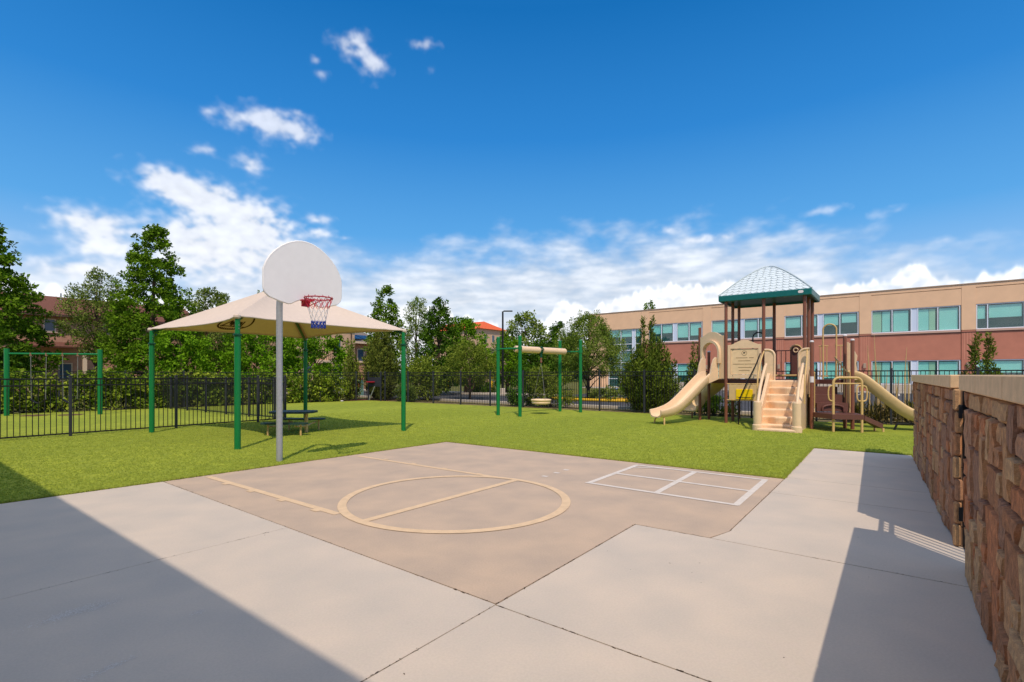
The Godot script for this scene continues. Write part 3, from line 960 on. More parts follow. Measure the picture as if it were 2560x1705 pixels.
func office_building() -> void:
	var zf := -60.86
	var t := thing("office_building", "two storey tan and red brick office block with teal windows", "building")
	var B := func(called: String, x0: float, x1: float, y0: float, y1: float, z0: float, z1: float, m: String) -> void:
		part(called, Shape.new().box(Vector3((x0 + x1) / 2, (y0 + y1) / 2, (z0 + z1) / 2), Vector3(x1 - x0, y1 - y0, absf(z1 - z0))), mat[m], t)
	B.call("body", -33.1, 27.5, 0.0, 9.75, -62.4, -84.0, "room")
	B.call("side_wall", -33.24, -33.1, 0.0, 9.8, zf, -84.0, "stucco")
	B.call("roof", -33.2, 27.6, 9.755, 9.80, zf - 0.3, -84.0, "coping")
	# atrium at the left corner: stucco above, tall glazing below
	B.call("corner_pier", -33.1, -30.4, 0.0, 7.6, zf, zf - 0.4, "stucco")
	B.call("atrium_wall", -33.1, -25.72, 7.6, 9.80, zf, zf - 0.4, "stucco")
	B.call("coping", -33.3, 27.6, 9.81, 9.90, zf + 0.06, zf - 0.5, "coping")
	var g := Shape.new()
	for x in [-30.36, -28.6, -27.0, -26.6, -25.76]:
		g.box(Vector3(x, 3.8, zf - 0.2), Vector3(0.09, 7.6, 0.12))
	var at := part("window", g, mat["window frame"], t)
	for y in [0.1, 1.15, 3.25, 4.85, 5.65, 7.55]:
		for k in [[-30.315, -28.645], [-28.555, -27.045], [-26.555, -25.805]]:
			part("transom", Shape.new().box(Vector3((k[0] + k[1]) / 2, y, zf - 0.2), Vector3(k[1] - k[0], 0.08, 0.115)), mat["window frame"], at)
	for k in [[-30.315, -28.645], [-28.555, -27.045], [-26.555, -25.805]]:
		part("pane", Shape.new().box(Vector3((k[0] + k[1]) / 2, 3.8, zf - 0.22), Vector3(k[1] - k[0], 7.5, 0.012)), mat["glass"], at)
		part("blind", Shape.new().box(Vector3((k[0] + k[1]) / 2, 7.05, zf - 0.34), Vector3(k[1] - k[0] - 0.05, 0.9, 0.02)), mat["blind"], at)
		part("shade_panel", Shape.new().box(Vector3((k[0] + k[1]) / 2, 4.05, zf - 0.34), Vector3(k[1] - k[0] - 0.05, 1.35, 0.02)), mat["utility teal"], at)
	part("door", Shape.new().box(Vector3(-27.8, 1.15, zf - 0.14), Vector3(1.0, 2.1, 0.05)), mat["pane dark"], t)
	part("spandrel", Shape.new().box(Vector3(-26.8, 3.8, zf - 0.2), Vector3(0.3, 7.5, 0.06)), mat["spandrel"], at)
	rng.seed = 9
	for k in 7:
		var x0 := -25.72 + k * 7.62
		var x1 := x0 + 7.62
		B.call("pier", x0 + 0.012, x0 + 0.98, 5.70, 9.80, zf, zf - 0.4, "stucco")
		B.call("pier_brick", x0 + 0.012, x0 + 0.98, 0.0, 5.66, zf + 0.02, zf - 0.4, "brick")
		for q in 4:
			B.call("brick_rib", x0 + 0.20 + q * 0.19, x0 + 0.225 + q * 0.19, 3.05, 5.45, zf + 0.035, zf + 0.021, "brick light")
		B.call("parapet_panel", x0 + 0.982, x1, 7.98, 9.45, zf - 0.02, zf - 0.4, "stucco")
		B.call("parapet_band", x0 + 0.982, x1, 9.50, 9.80, zf, zf - 0.4, "stucco")
		B.call("brick_panel", x0 + 0.982, x1 - 0.03, 3.02, 5.46, zf - 0.02, zf - 0.4, "brick")
		B.call("base_panel", x0 + 0.982, x1, 0.0, 0.72, zf - 0.02, zf - 0.4, "kerb")
		B.call("sill", x0 + 0.0, x1, 5.47, 5.53, zf + 0.05, zf - 0.4, "dark trim")  # dark strip standing in for the shadow line at the top of the brick
		B.call("sill", x0 + 0.985, x1 - 0.05, 5.54, 5.72, zf + 0.06, zf - 0.3, "sill")
		var wa := x0 + 1.0
		var wm := x0 + 4.1
		for f in [[5.73, 7.97], [0.73, 3.01]]:
			B.call("spandrel", wm, wm + 0.42, f[0], f[1], zf - 0.10, zf - 0.3, "spandrel")
			var low: float = f[0] + (0.12 if k == 3 else rng.randf_range(0.5, 1.1))
			var lo2: float = f[0] + (0.12 if k == 3 else rng.randf_range(0.4, 1.1))
			if k == 3:
				glazed(t, wa, wm, f[0], f[1], zf, [wa + 1.62], [[wa + 0.1, wa + 0.78, low, 1], [wa + 0.84, wa + 1.46, low], [wa + 1.72, wm - 0.25, low]])
			else:
				glazed(t, wa, wm, f[0], f[1], zf, [wa + (0.75 if k == 4 else 1.6)], [[wa + 0.1, wa + (0.6 if k == 4 else 1.45), low], [wa + (0.85 if k == 4 else 1.72), wm - 0.18, low + 0.05]])
			if k == 3:
				glazed(t, wm + 0.42, x1 - 0.06, f[0], f[1], zf, [wm + 1.9], [[wm + 0.5, wm + 1.25, lo2], [wm + 1.28, wm + 1.72, lo2, 1], [wm + 2.0, x1 - 0.22, lo2 - 0.06]])
			else:
				glazed(t, wm + 0.42, x1 - 0.06, f[0], f[1], zf, [wm + 1.9], [[wm + 0.52, wm + 1.75, lo2], [wm + 2.05, x1 - 0.25, lo2 + rng.randf_range(-0.1, 0.2)]])
		var lamp := Shape.new().box(Vector3(x0 + 0.46, 2.55, zf + 0.12), Vector3(0.24, 0.5, 0.18), Basis.IDENTITY, 0.02)
		part("wall_light", lamp, mat["coping"], t)
	part("camera_box", Shape.new().box(Vector3(-32.4, 9.3, zf + 0.2), Vector3(0.3, 0.3, 0.4), Basis.IDENTITY, 0.03), mat["white metal"], t)


# ---------------------------------------------------------------- flats

func flats_window(t: Node3D, x: float, y: float, z: float, w: float, h: float, facing: Vector3) -> void:
	var side := Vector3.UP.cross(facing)
	var b := Basis(side, Vector3.UP, facing)
	var at := Vector3(x, y, z)
	var f := Shape.new()
	for s in [-1.0, 1.0]:
		f.box(at + side * s * (w / 2 + 0.05) + facing * 0.04, Vector3(0.10, h + 0.2, 0.08), b)
		f.box(at + Vector3.UP * s * (h / 2 + 0.05) + facing * 0.04, Vector3(w, 0.10, 0.079), b)
	var o := part("window", f, mat["flat trim"], t)
	part("pane", Shape.new().box(at + facing * 0.01, Vector3(w, h, 0.02), b), mat["pane dark"], o)
	part("sill", Shape.new().box(at + Vector3.DOWN * (h / 2 + 0.15) + facing * 0.07, Vector3(w + 0.4, 0.10, 0.16), b), mat["flat trim"], o)


func apartments() -> void:
	var t := thing("apartment_building", "tan apartment building with brown shingle roof behind the left trees", "building")
	part("wall", Shape.new().box(Vector3(-73, 3.8, -10), Vector3(12, 7.6, 30)), mat["flat wall"], t)
	part("plinth_band", Shape.new().box(Vector3(-66.95, 4.75, -10), Vector3(0.12, 0.25, 30.1)), mat["dark trim"], t)
	var r := Shape.new()
	for s in [[Vector3(-66.2, 7.65, 5.8), Vector3(-66.2, 7.65, -25.8), Vector3(-73, 10.2, -25.8), Vector3(-73, 10.2, 5.8), Vector3(1, 2, 0)], [Vector3(-79.8, 7.65, 5.8), Vector3(-79.8, 7.65, -25.8), Vector3(-73, 10.2, -25.8), Vector3(-73, 10.2, 5.8), Vector3(-1, 2, 0)]]:
		r.flat([s[0], s[1], s[2], s[3]], s[4])
	var roof := part("roof", r, mat["roof shingle"], t)
	part("fascia", Shape.new().box(Vector3(-66.2, 7.56, -10), Vector3(0.1, 0.24, 31.6)), mat["dark trim"], roof)
	part("soffit", Shape.new().box(Vector3(-66.6, 7.52, -10), Vector3(0.7, 0.06, 31.5)), mat["dark trim"], roof)
	part("vent_pipe", Shape.new().tube([Vector3(-72, 9.7, -13.6), Vector3(-72, 10.5, -13.6)], 0.08, 8), mat["galvanised"], roof)
	for z in [-2.0, -7.0, -11.8, -16.5, -21.0]:
		flats_window(t, -66.99, 6.6, z, 0.75, 1.1, Vector3.RIGHT)
		flats_window(t, -66.99, 2.0, z - 1.2, 0.9, 1.5, Vector3.RIGHT)
	part("porch_roof", Shape.new().box(Vector3(-65.6, 4.6, -12.0), Vector3(2.8, 0.18, 4.5), Basis(Vector3.BACK, -0.18), 0.02), mat["roof shingle"], t)
	for z in [-10.0, -14.0]:
		part("porch_post", Shape.new().box(Vector3(-64.5, 2.15, z), Vector3(0.3, 4.3, 0.3)), mat["flat trim"], t)
	part("door", Shape.new().box(Vector3(-66.95, 1.1, -15.2), Vector3(0.1, 2.2, 1.0)), mat["dark trim"], t)

	var c := thing("apartment_building", "brown apartment wing seen between posts under the shade canopy", "building")
	part("wall", Shape.new().box(Vector3(-72, 3.6, -32), Vector3(10, 7.2, 11)), mat["flat wall"], c)
	part("roof", Shape.new().box(Vector3(-72, 7.32, -32), Vector3(11, 0.22, 12)), mat["roof shingle"], c)
	for z in [-28.4, -30.0, -34.0]:
		flats_window(c, -66.99, 6.35, z, 0.8, 1.15, Vector3.RIGHT)
		flats_window(c, -66.99, 1.9, z, 0.9, 1.4, Vector3.RIGHT)

	var b := thing("apartment_building", "tan apartment building with balcony right of the dark canopy post", "building")
	part("wall", Shape.new().box(Vector3(-52, 3.6, -30.4), Vector3(8, 7.2, 7)), mat["flat wall pale"], b)
	part("roof", Shape.new().box(Vector3(-52, 7.3, -30.4), Vector3(9, 0.2, 8)), mat["roof shingle"], b)
	part("wing_wall", Shape.new().box(Vector3(-53.5, 2.7, -36.0), Vector3(9, 5.4, 4.1)), mat["flat wall"], b)
	var wr := Shape.new()
	wr.flat([Vector3(-48.2, 5.4, -33.4), Vector3(-48.2, 5.4, -38.6), Vector3(-53, 7.0, -38.6), Vector3(-53, 7.0, -33.4)], Vector3(1, 2, 0))
	var wing := part("wing_roof", wr, mat["roof grey"], b)
	part("wing_fascia", Shape.new().box(Vector3(-48.2, 5.32, -36), Vector3(0.1, 0.25, 5.2)), mat["flat trim"], wing)
	for q in 2:
		part("solar_panel", Shape.new().box(Vector3(-49.9, 6.06, -35.0 - q * 1.7), Vector3(1.9, 0.06, 1.55), Basis(Vector3.BACK, -0.322)), mat["solar"], wing)
	for z in [-28.2, -31.7]:
		flats_window(b, -47.99, 4.85, z, 0.8, 1.25, Vector3.RIGHT)
		flats_window(b, -47.99, 2.0, z, 0.9, 1.4, Vector3.RIGHT)
	flats_window(b, -48.99, 3.9, -35.4, 0.8, 1.3, Vector3.RIGHT)
	part("balcony", Shape.new().box(Vector3(-47.3, 3.0, -29.8), Vector3(1.4, 0.3, 1.9), Basis.IDENTITY, 0.02), mat["flat trim"], b)
	for q in 9:
		part("baluster", Shape.new().box(Vector3(-46.66, 3.65, -28.95 - q * 0.21), Vector3(0.03, 1.0, 0.03)), mat["fence black"], b)
	part("balcony_rail", Shape.new().box(Vector3(-46.66, 4.17, -29.8), Vector3(0.06, 0.05, 1.9)), mat["fence black"], b)
	part("downpipe", Shape.new().tube([Vector3(-47.9, 0.1, -33.4), Vector3(-47.9, 6.9, -33.4)], 0.05, 6), mat["dark trim"], b)

	var o := thing("apartment_building", "distant pale building with bright orange roof behind the street lamp", "building")
	part("wall", Shape.new().box(Vector3(-88, 6.5, -97), Vector3(16, 13, 10)), mat["flat wall pale"], o)
	var orr := Shape.new()
	orr.flat([Vector3(-79.4, 12.9, -91.4), Vector3(-79.4, 12.9, -102.6), Vector3(-83, 15.2, -97)], Vector3(1, 1, 0))
	orr.flat([Vector3(-79.4, 12.9, -91.4), Vector3(-96.6, 12.9, -91.4), Vector3(-96.6, 15.2, -97), Vector3(-83, 15.2, -97)], Vector3(0, 1, 1))
	orr.flat([Vector3(-79.4, 12.9, -102.6), Vector3(-96.6, 12.9, -102.6), Vector3(-96.6, 15.2, -97), Vector3(-83, 15.2, -97)], Vector3(0, 1, -1))
	part("roof", orr, mat["roof orange"], o)
	for z in [-94.0, -97.0, -100.0]:
		flats_window(o, -79.99, 10.6, z, 1.0, 1.8, Vector3.RIGHT)
	part("lower_roof", Shape.new().box(Vector3(-77.5, 7.4, -96), Vector3(5, 1.2, 14), Basis(Vector3.BACK, -0.1)), mat["roof grey"], o)
	part("lower_wall", Shape.new().box(Vector3(-77.8, 3.3, -96), Vector3(4, 6.6, 13)), mat["flat wall pale"], o)


# ---------------------------------------------------------------- fences

# a run of black picket fence from a to b; posts stand at the given distances along it
func fence(label: String, a: Vector3, b: Vector3, high: float, posts: Array, gap := 0.115) -> Node3D:
	var t := thing("picket_fence", label, "fence", a, 0.0, "black picket fences")
	var d := b - a
	var long := d.length()
	var dir := d / long
	var turn := Basis(dir, Vector3.UP, dir.cross(Vector3.UP))
	t.transform = Transform3D(turn, a)
	var pm: Mesh = Shape.new().box(Vector3(0, (high - 0.03) / 2 + 0.05, 0), Vector3(0.016, high - 0.10, 0.016)).mesh()
	var post := Shape.new().box(Vector3(0, high / 2 + 0.02, 0), Vector3(0.065, high + 0.04, 0.065), Basis.IDENTITY, 0.004)
	post.box(Vector3(0, high + 0.055, 0), Vector3(0.075, 0.03, 0.075), Basis.IDENTITY, 0.012)
	var qm := post.mesh()
	for y in [high - 0.02, high - 0.19, 0.09]:
		part("rail", Shape.new().box(Vector3(long / 2, y, 0), Vector3(long, 0.036, 0.034), Basis.IDENTITY, 0.003), mat["fence black"], t)
	for p in posts:
		put("post", qm, mat["fence post"], t, Vector3(p, 0, 0))
	var n := int(long / gap)
	for i in n:
		var x := (i + 0.5) * long / n
		var clear := true
		for p in posts:
			if absf(p - x) < 0.055:
				clear = false
		if clear:
			put("picket", pm, mat["fence black"], t, Vector3(x, 0, 0))
	return t


func fences() -> void:
	var every := func(first: float, step: float, last: float) -> Array:
		var p := []
		while first <= last:
			p.append(first)
			first += step
		return p
	fence("black picket fence with tall dark posts, nearest one, behind the left canopy post", Vector3(-17.55, 0, 1.44), Vector3(-17.45, 0, -8.45), 1.56, every.call(0.0, 2.47, 9.9))
	fence("short black picket gate panel ending the nearest fence behind the hoop pole", Vector3(-17.45, 0, -8.50), Vector3(-17.44, 0, -9.40), 1.56, [0.9])
	fence("black picket fence running back from the gate to the hedge", Vector3(-17.5, 0, -9.42), Vector3(-29.0, 0, -9.2), 1.5, every.call(0.7, 1.9, 11.4))
	fence("long black picket fence in front of the vine hedge on the left", Vector3(-30.35, 0, 2.0), Vector3(-27.25, 0, -20.3), 1.80, every.call(0.5, 2.35, 22.5))
	fence("long black picket fence across the back before the road and junipers", Vector3(-27.15, 0, -20.05), Vector3(6.0, 0, -20.75), 1.80, every.call(1.85, 2.1, 33.0))


# ---------------------------------------------------------------- shade canopy

func fabric_at(side: int, s: float, t: float) -> Vector3:
	var c := [Vector3(-16.80, 2.95, -5.05), Vector3(-11.42, 2.95, -5.05), Vector3(-11.36, 2.95, -9.80), Vector3(-16.75, 2.95, -9.80)]
	var a: Vector3 = c[side]
	var b: Vector3 = c[(side + 1) % 4]
	var top := Vector3(-14.08, 4.20, -7.43)
	var e := a.lerp(b, s)
	var bow := 4.0 * s * (1.0 - s)
	var inward := (top - (a + b) / 2.0)
	inward.y = 0.0
	e += inward.normalized() * 0.46 * bow + Vector3.UP * 0.02 * bow
	var p := e.lerp(top, t)
	# each panel hangs a little between the hips
	p.y -= 0.16 * bow * sin(PI * t) * (1.0 - t * 0.4)
	# pull lines running in from the corners
	p.y += 0.010 * sin(s * 58.0 + side * 2.0) * (1.0 - t) ** 2 * clampf(2.2 * absf(s - 0.5) - 0.25, 0.0, 1.0) * clampf(s * 14.0, 0.0, 1.0) * clampf((1.0 - s) * 14.0, 0.0, 1.0)
	return p


func shade_canopy() -> void:
	var t := thing("shade_canopy", "beige fabric shade canopy on four green steel posts", "canopy", Vector3(-14.1, 0, -7.4))
	var o := Vector3(-14.1, 0, -7.4)
	var s := Shape.new()
	var nu := 20
	var nv := 12
	for side in 4:
		for i in nu:
			for j in nv:
				var q := []
				var nn := []
				for k in [[i, j], [i + 1, j], [i + 1, j + 1], [i, j + 1]]:
					var u := float(k[0]) / nu
					var v := float(k[1]) / nv
					q.append(fabric_at(side, u, v) - o)
					var du := fabric_at(side, minf(u + 0.01, 1), minf(v, 0.97)) - fabric_at(side, maxf(u - 0.01, 0), minf(v, 0.97))
					var dv := fabric_at(side, u, minf(v + 0.01, 1)) - fabric_at(side, u, maxf(v - 0.01, 0))
					var m := du.cross(dv).normalized()
					nn.append(m if m.y > 0 else -m)
				s.tri(q[0], q[1], q[2], nn[0], nn[1], nn[2])
				if j < nv - 1:
					s.tri(q[0], q[2], q[3], nn[0], nn[2], nn[3])
	var f := part("fabric", s, mat["fabric"], t)
	for side in 4:
		var hem := []
		for i in 25:
			hem.append(fabric_at(side, i / 24.0, 0.004) - o + Vector3.DOWN * 0.012)
		part("hem", Shape.new().tube(hem, 0.02, 6), mat["fabric"], f)
	for side in 4:
		var p := fabric_at(side, 0.0, 0.0) - o
		var foot := Vector3(p.x, 0, p.z) + Vector3(-p.x, 0, -p.z).normalized() * 0.09
		var post := part("post", Shape.new().tube([foot, foot + Vector3.UP * 2.56], 0.066, 16), mat["green steel"], t)
		part("collar", Shape.new().lathe(foot, [Vector2(0.066, 2.50), Vector2(0.09, 2.51), Vector2(0.09, 2.545), Vector2(0.058, 2.56)], 16), mat["dark green steel"], post)
		part("sleeve", Shape.new().tube([foot + Vector3.UP * 2.55, foot + Vector3.UP * 2.90], 0.054, 14), mat["green steel"], post)
		for y in [2.66, 2.74]:
			part("bolt", Shape.new().tube([foot + Vector3(-0.07, y, 0), foot + Vector3(0.07, y, 0)], 0.010, 6), mat["chain"], post)
		var top := Vector3(-14.08, 4.20, -7.43) - o
		part("rafter", Shape.new().tube([foot + Vector3.UP * 2.86, top + Vector3.DOWN * 0.07], 0.045, 10), mat["dark green steel"], t)
		part("corner_pocket", Shape.new().box(p + Vector3(-p.x, 0, -p.z).normalized() * 0.06 + Vector3.DOWN * 0.02, Vector3(0.13, 0.10, 0.13), Basis(Vector3.UP, 0.78), 0.03), mat["fabric"], t)
	# round emblem printed on the underside of the far left panel
	var ink := Shape.new()
	var on := func(u: float, v: float) -> Vector3:
		return fabric_at(3, u, v) - o + Vector3(0.006, -0.008, 0)
	var stroke := func(pts: Array, wide: float) -> void:
		for i in pts.size() - 1:
			var a: Vector3 = pts[i]
			var b: Vector3 = pts[i + 1]
			var up := (fabric_at(3, 0.5, 0.3) - fabric_at(3, 0.5, 0.1)).normalized()
			var along_ := (fabric_at(3, 0.55, 0.2) - fabric_at(3, 0.45, 0.2)).normalized()
			var d := (b - a).normalized()
			var nn := (up * d.dot(along_) - along_ * d.dot(up)) * wide / 2.0
			ink.flat([a - nn, b - nn, b + nn, a + nn], Vector3.DOWN)
	var ring := []
	for i in 41:
		var a := TAU * i / 40.0
		ring.append(on.call(0.63 + 0.115 * cos(a), 0.30 + 0.21 * sin(a)))
	stroke.call(ring, 0.05)
	stroke.call([on.call(0.545, 0.185), on.call(0.585, 0.18), on.call(0.66, 0.185), on.call(0.71, 0.18)], 0.05)
	for k in [[0.575, 0.19, 0.585, 0.33], [0.70, 0.19, 0.685, 0.33], [0.625, 0.185, 0.62, 0.25], [0.645, 0.185, 0.65, 0.25]]:
		stroke.call([on.call(k[0], k[1]), on.call(k[2], k[3])], 0.04)
	stroke.call([on.call(0.59, 0.27), on.call(0.68, 0.27)], 0.22)
	for i in 9:
		var u := 0.575 + i * 0.0135
		var v := 0.135 - 0.02 * sin(PI * i / 8.0)
		stroke.call([on.call(u, v), on.call(u + 0.008, v + 0.004)], 0.07)
	part("emblem", ink, mat["emblem print"], f)


# ---------------------------------------------------------------- hoop

func basketball_hoop() -> void:
	var t := thing("basketball_hoop", "white fan backboard with red rim on galvanised pole", "basketball hoop", Vector3(-9.28, 0, -4.89))
	var path := [Vector3(0, -0.02, 0), Vector3(0, 2.95, 0)]
	path.append_array(arc(Vector3(0.45, 2.95, 0), Vector3.RIGHT, Vector3.UP, 0.45, 180, 97, 8))
	path.append(Vector3(0.80, 3.38, 0))
	part("pole", Shape.new().tube(path, 0.057, 18), mat["galvanised"], t)
	part("mount", Shape.new().box(Vector3(0.825, 3.36, 0), Vector3(0.04, 0.50, 0.44), Basis.IDENTITY, 0.008), mat["galvanised"], t)
	var half := [Vector2(0.10, 2.99), Vector2(0.18, 2.955), Vector2(0.26, 2.908), Vector2(0.31, 2.90), Vector2(0.46, 2.93), Vector2(0.64, 2.985), Vector2(0.705, 3.04), Vector2(0.735, 3.12), Vector2(0.735, 3.43), Vector2(0.69, 3.555), Vector2(0.62, 3.675), Vector2(0.52, 3.785), Vector2(0.42, 3.87), Vector2(0.30, 3.945), Vector2(0.16, 4.0), Vector2(0.05, 4.02)]
	var outline := PackedVector2Array()
	for p in half:
		outline.append(p)
	for i in half.size():
		outline.append(Vector2(-half[-1 - i].x, half[-1 - i].y))
	part("backboard", Shape.new().plate(Vector3(0.875, 0, 0), Vector3.BACK, Vector3.UP, outline, 0.04), mat["board white"], t)
	# raised lip round the board
	var lip := []
	for p in outline:
		lip.append(Vector3(0.876, p.y, p.x))
	part("lip", Shape.new().tube(lip, 0.021, 10, false, true), mat["board white"], t)
	var rim := []
	var c := Vector3(0.90 + 0.42, 2.98, 0)
	for i in 32:
		rim.append(c + Vector3(cos(TAU * i / 32), 0, sin(TAU * i / 32)) * 0.232)
	var r := part("rim", Shape.new().tube(rim, 0.0105, 8, false, true), mat["red steel"], t)
	part("bracket", Shape.new().box(Vector3(0.96, 2.97, 0), Vector3(0.13, 0.02, 0.20), Basis.IDENTITY, 0.004), mat["red steel"], r)
	part("bracket_plate", Shape.new().box(Vector3(0.908, 2.93, 0), Vector3(0.014, 0.13, 0.16), Basis.IDENTITY, 0.003), mat["red steel"], r)
	for s in [-1.0, 1.0]:
		part("strut", Shape.new().tube([Vector3(0.91, 2.89, 0.07 * s), Vector3(1.16, 2.968, 0.15 * s)], 0.008, 6), mat["red steel"], r)
	for i in 12:
		var a := TAU * (i + 0.5) / 12
		part("net_hook", Shape.new().tube([c + Vector3(cos(a - 0.07), 0, sin(a - 0.07)) * 0.232, c + Vector3(cos(a) * 0.225, 0.03, sin(a) * 0.225), c + Vector3(cos(a + 0.07), 0, sin(a + 0.07)) * 0.232], 0.0045, 5), mat["red steel"], r)
	# the net: twelve cords crossing left and right, red above, then white, then blue
	var levels := [[0.232, 0.0], [0.205, -0.09], [0.175, -0.17], [0.150, -0.25], [0.130, -0.33], [0.118, -0.40], [0.115, -0.46], [0.117, -0.52]]
	for band in [["net_red", 0, 2, "net red"], ["net_white", 2, 5, "net white"], ["net_blue", 5, 7, "net blue"]]:
		var s := Shape.new()
		for i in 12:
			for way in [-1.0, 1.0]:
				for q in range(band[1], band[2]):
					var a0: float = TAU * (i + 0.5 * way * q * 0.9) / 12
					var a1: float = TAU * (i + 0.5 * way * (q + 1) * 0.9) / 12
					var p0 := c + Vector3(cos(a0) * levels[q][0], levels[q][1], sin(a0) * levels[q][0])
					var p1 := c + Vector3(cos(a1) * levels[q + 1][0], levels[q + 1][1], sin(a1) * levels[q + 1][0])
					s.tube([p0, p1], 0.0058 if band[1] >= 5 else 0.0045, 5, false)
		if band[1] >= 5:
			for lv in [5, 6]:
				for i in 24:
					var a0 := TAU * i / 24.0
					var a1 := TAU * (i + 1) / 24.0
					var zig := 0.02 * (1 if i % 2 else -1)
					s.tube([c + Vector3(cos(a0) * 0.117, levels[lv][1] - zig - 0.03, sin(a0) * 0.117), c + Vector3(cos(a1) * 0.117, levels[lv][1] + zig - 0.03, sin(a1) * 0.117)], 0.006, 5, false)
		part(band[0], s, mat[band[3]], t)


# ---------------------------------------------------------------- picnic table

func picnic_table() -> void:
	var turn := 0.66
	var t := thing("picnic_table", "low green picnic table with attached seats under the shade canopy", "table", Vector3(-13.55, 0, -7.55), turn)
	part("table_top", Shape.new().plate(Vector3(0, 0.60, 0), Vector3.RIGHT, Vector3.FORWARD, rounded(1.24, 0.85, 0.30, 6), 0.05), mat["table top"], t)
	part("pedestal", Shape.new().tube([Vector3(0.36, 0, 0), Vector3(0.36, 0.58, 0)], 0.05, 12), mat["tan steel"], t)
	part("pedestal", Shape.new().tube([Vector3(-0.36, 0, 0), Vector3(-0.36, 0.58, 0)], 0.05, 12), mat["tan steel"], t)
	for s in [[0.06, 0.72], [0.0, -0.72]]:
		var b := part("bench", Shape.new().plate(Vector3(s[0], 0.34, s[1]), Vector3.RIGHT, Vector3.FORWARD, rounded(1.26, 0.28, 0.13, 6), 0.04), mat["table top"], t)
		for x in [-0.44, 0.44]:
			part("bench_leg", Shape.new().tube([Vector3(s[0] + x, 0, s[1]), Vector3(s[0] + x, 0.33, s[1])], 0.026, 10), mat["tan steel"], b)
	for x in [-0.36, 0.36]:
		part("crossbar", Shape.new().tube([Vector3(x, 0.26, -0.74), Vector3(x, 0.20, 0), Vector3(x, 0.26, 0.74)], 0.022, 8), mat["tan steel"], t)


# ---------------------------------------------------------------- swings

func disc_swing() -> void:
	var a := [Vector3(-12.74, 0, -15.77), Vector3(-11.66, 0, -15.79), Vector3(-11.90, 0, -19.12), Vector3(-10.90, 0, -19.20)]
	var t := thing("disc_swing", "round tan disc swing hung from a beam on four green posts", "swing", Vector3(-11.8, 0, -17.5))
	var o := Vector3(-11.8, 0, -17.5)
	var G: Material = mat["green steel"]
	for p in a:
		var q: Vector3 = p - o
		var post := part("post", Shape.new().tube([q, q + Vector3.UP * 3.12], 0.070, 16), G, t)
		part("post_cap", Shape.new().lathe(q, [Vector2(0.074, 3.10), Vector2(0.074, 3.14), Vector2(0.05, 3.18), Vector2(0.0, 3.19)], 16), G, post)
	var m0: Vector3 = (a[0] + a[1]) / 2 - o + Vector3.UP * 2.69
	var m1: Vector3 = (a[2] + a[3]) / 2 - o + Vector3.UP * 2.66
	for k in [[0, 1, 2.69], [2, 3, 2.66]]:
		part("crossbar", Shape.new().tube([a[k[0]] - o + Vector3.UP * k[2], a[k[1]] - o + Vector3.UP * k[2]], 0.032, 10), G, t)
		for e in [k[0], k[1]]:
			part("clamp", Shape.new().lathe(a[e] - o, [Vector2(0.07, k[2] - 0.06), Vector2(0.088, k[2] - 0.06), Vector2(0.088, k[2] + 0.06), Vector2(0.07, k[2] + 0.06)], 14), G, t)
	part("beam_core", Shape.new().tube([m0, m1], 0.04, 10), mat["dark green steel"], t)
	var d := (m1 - m0).normalized()
	var mid := (m0 + m1) / 2
	var side := d.cross(Vector3.UP).normalized()
	var lift := side.cross(d)
	for k in [[-1.42, -0.10], [0.10, 1.42]]:
		var s := Shape.new()
		s.tube([mid + d * k[0], mid + d * (k[0] + 0.03), mid + d * (k[1] - 0.03), mid + d * k[1]], [0.115, 0.135, 0.135, 0.115], 10)
		part("beam_sleeve", s, mat["tan plastic"], t)
	part("hanger", Shape.new().tube([mid + Vector3.DOWN * 0.02, mid + Vector3.DOWN * 0.30], 0.05, 10), mat["dark green steel"], t)
	part("hanger_ring", Shape.new().tube(arc(mid, side, lift, 0.13, 0, 340, 18), 0.03, 8), mat["dark green steel"], t)
	part("swivel", Shape.new().lathe(mid, [Vector2(0.0, -0.30), Vector2(0.045, -0.31), Vector2(0.045, -0.40), Vector2(0.028, -0.42), Vector2(0.05, -0.46), Vector2(0.04, -0.52), Vector2(0.0, -0.53)], 12), mat["brown steel"], t)
	var seat := Vector3(mid.x, 0, mid.z)
	for i in 3:
		var an := TAU * i / 3 + 0.4
		var low := seat + Vector3(cos(an) * 0.33, 0.60, sin(an) * 0.33)
		part("chain", Shape.new().tube([mid + Vector3.DOWN * 0.52, low], 0.005, 6), mat["chain"], t)
	part("seat", Shape.new().lathe(seat, [Vector2(0.0, 0.44), Vector2(0.26, 0.42), Vector2(0.38, 0.44), Vector2(0.40, 0.49), Vector2(0.385, 0.53), Vector2(0.42, 0.57), Vector2(0.43, 0.60), Vector2(0.41, 0.63), Vector2(0.35, 0.62), Vector2(0.28, 0.55), Vector2(0.0, 0.52)], 32), mat["sand plastic"], t)


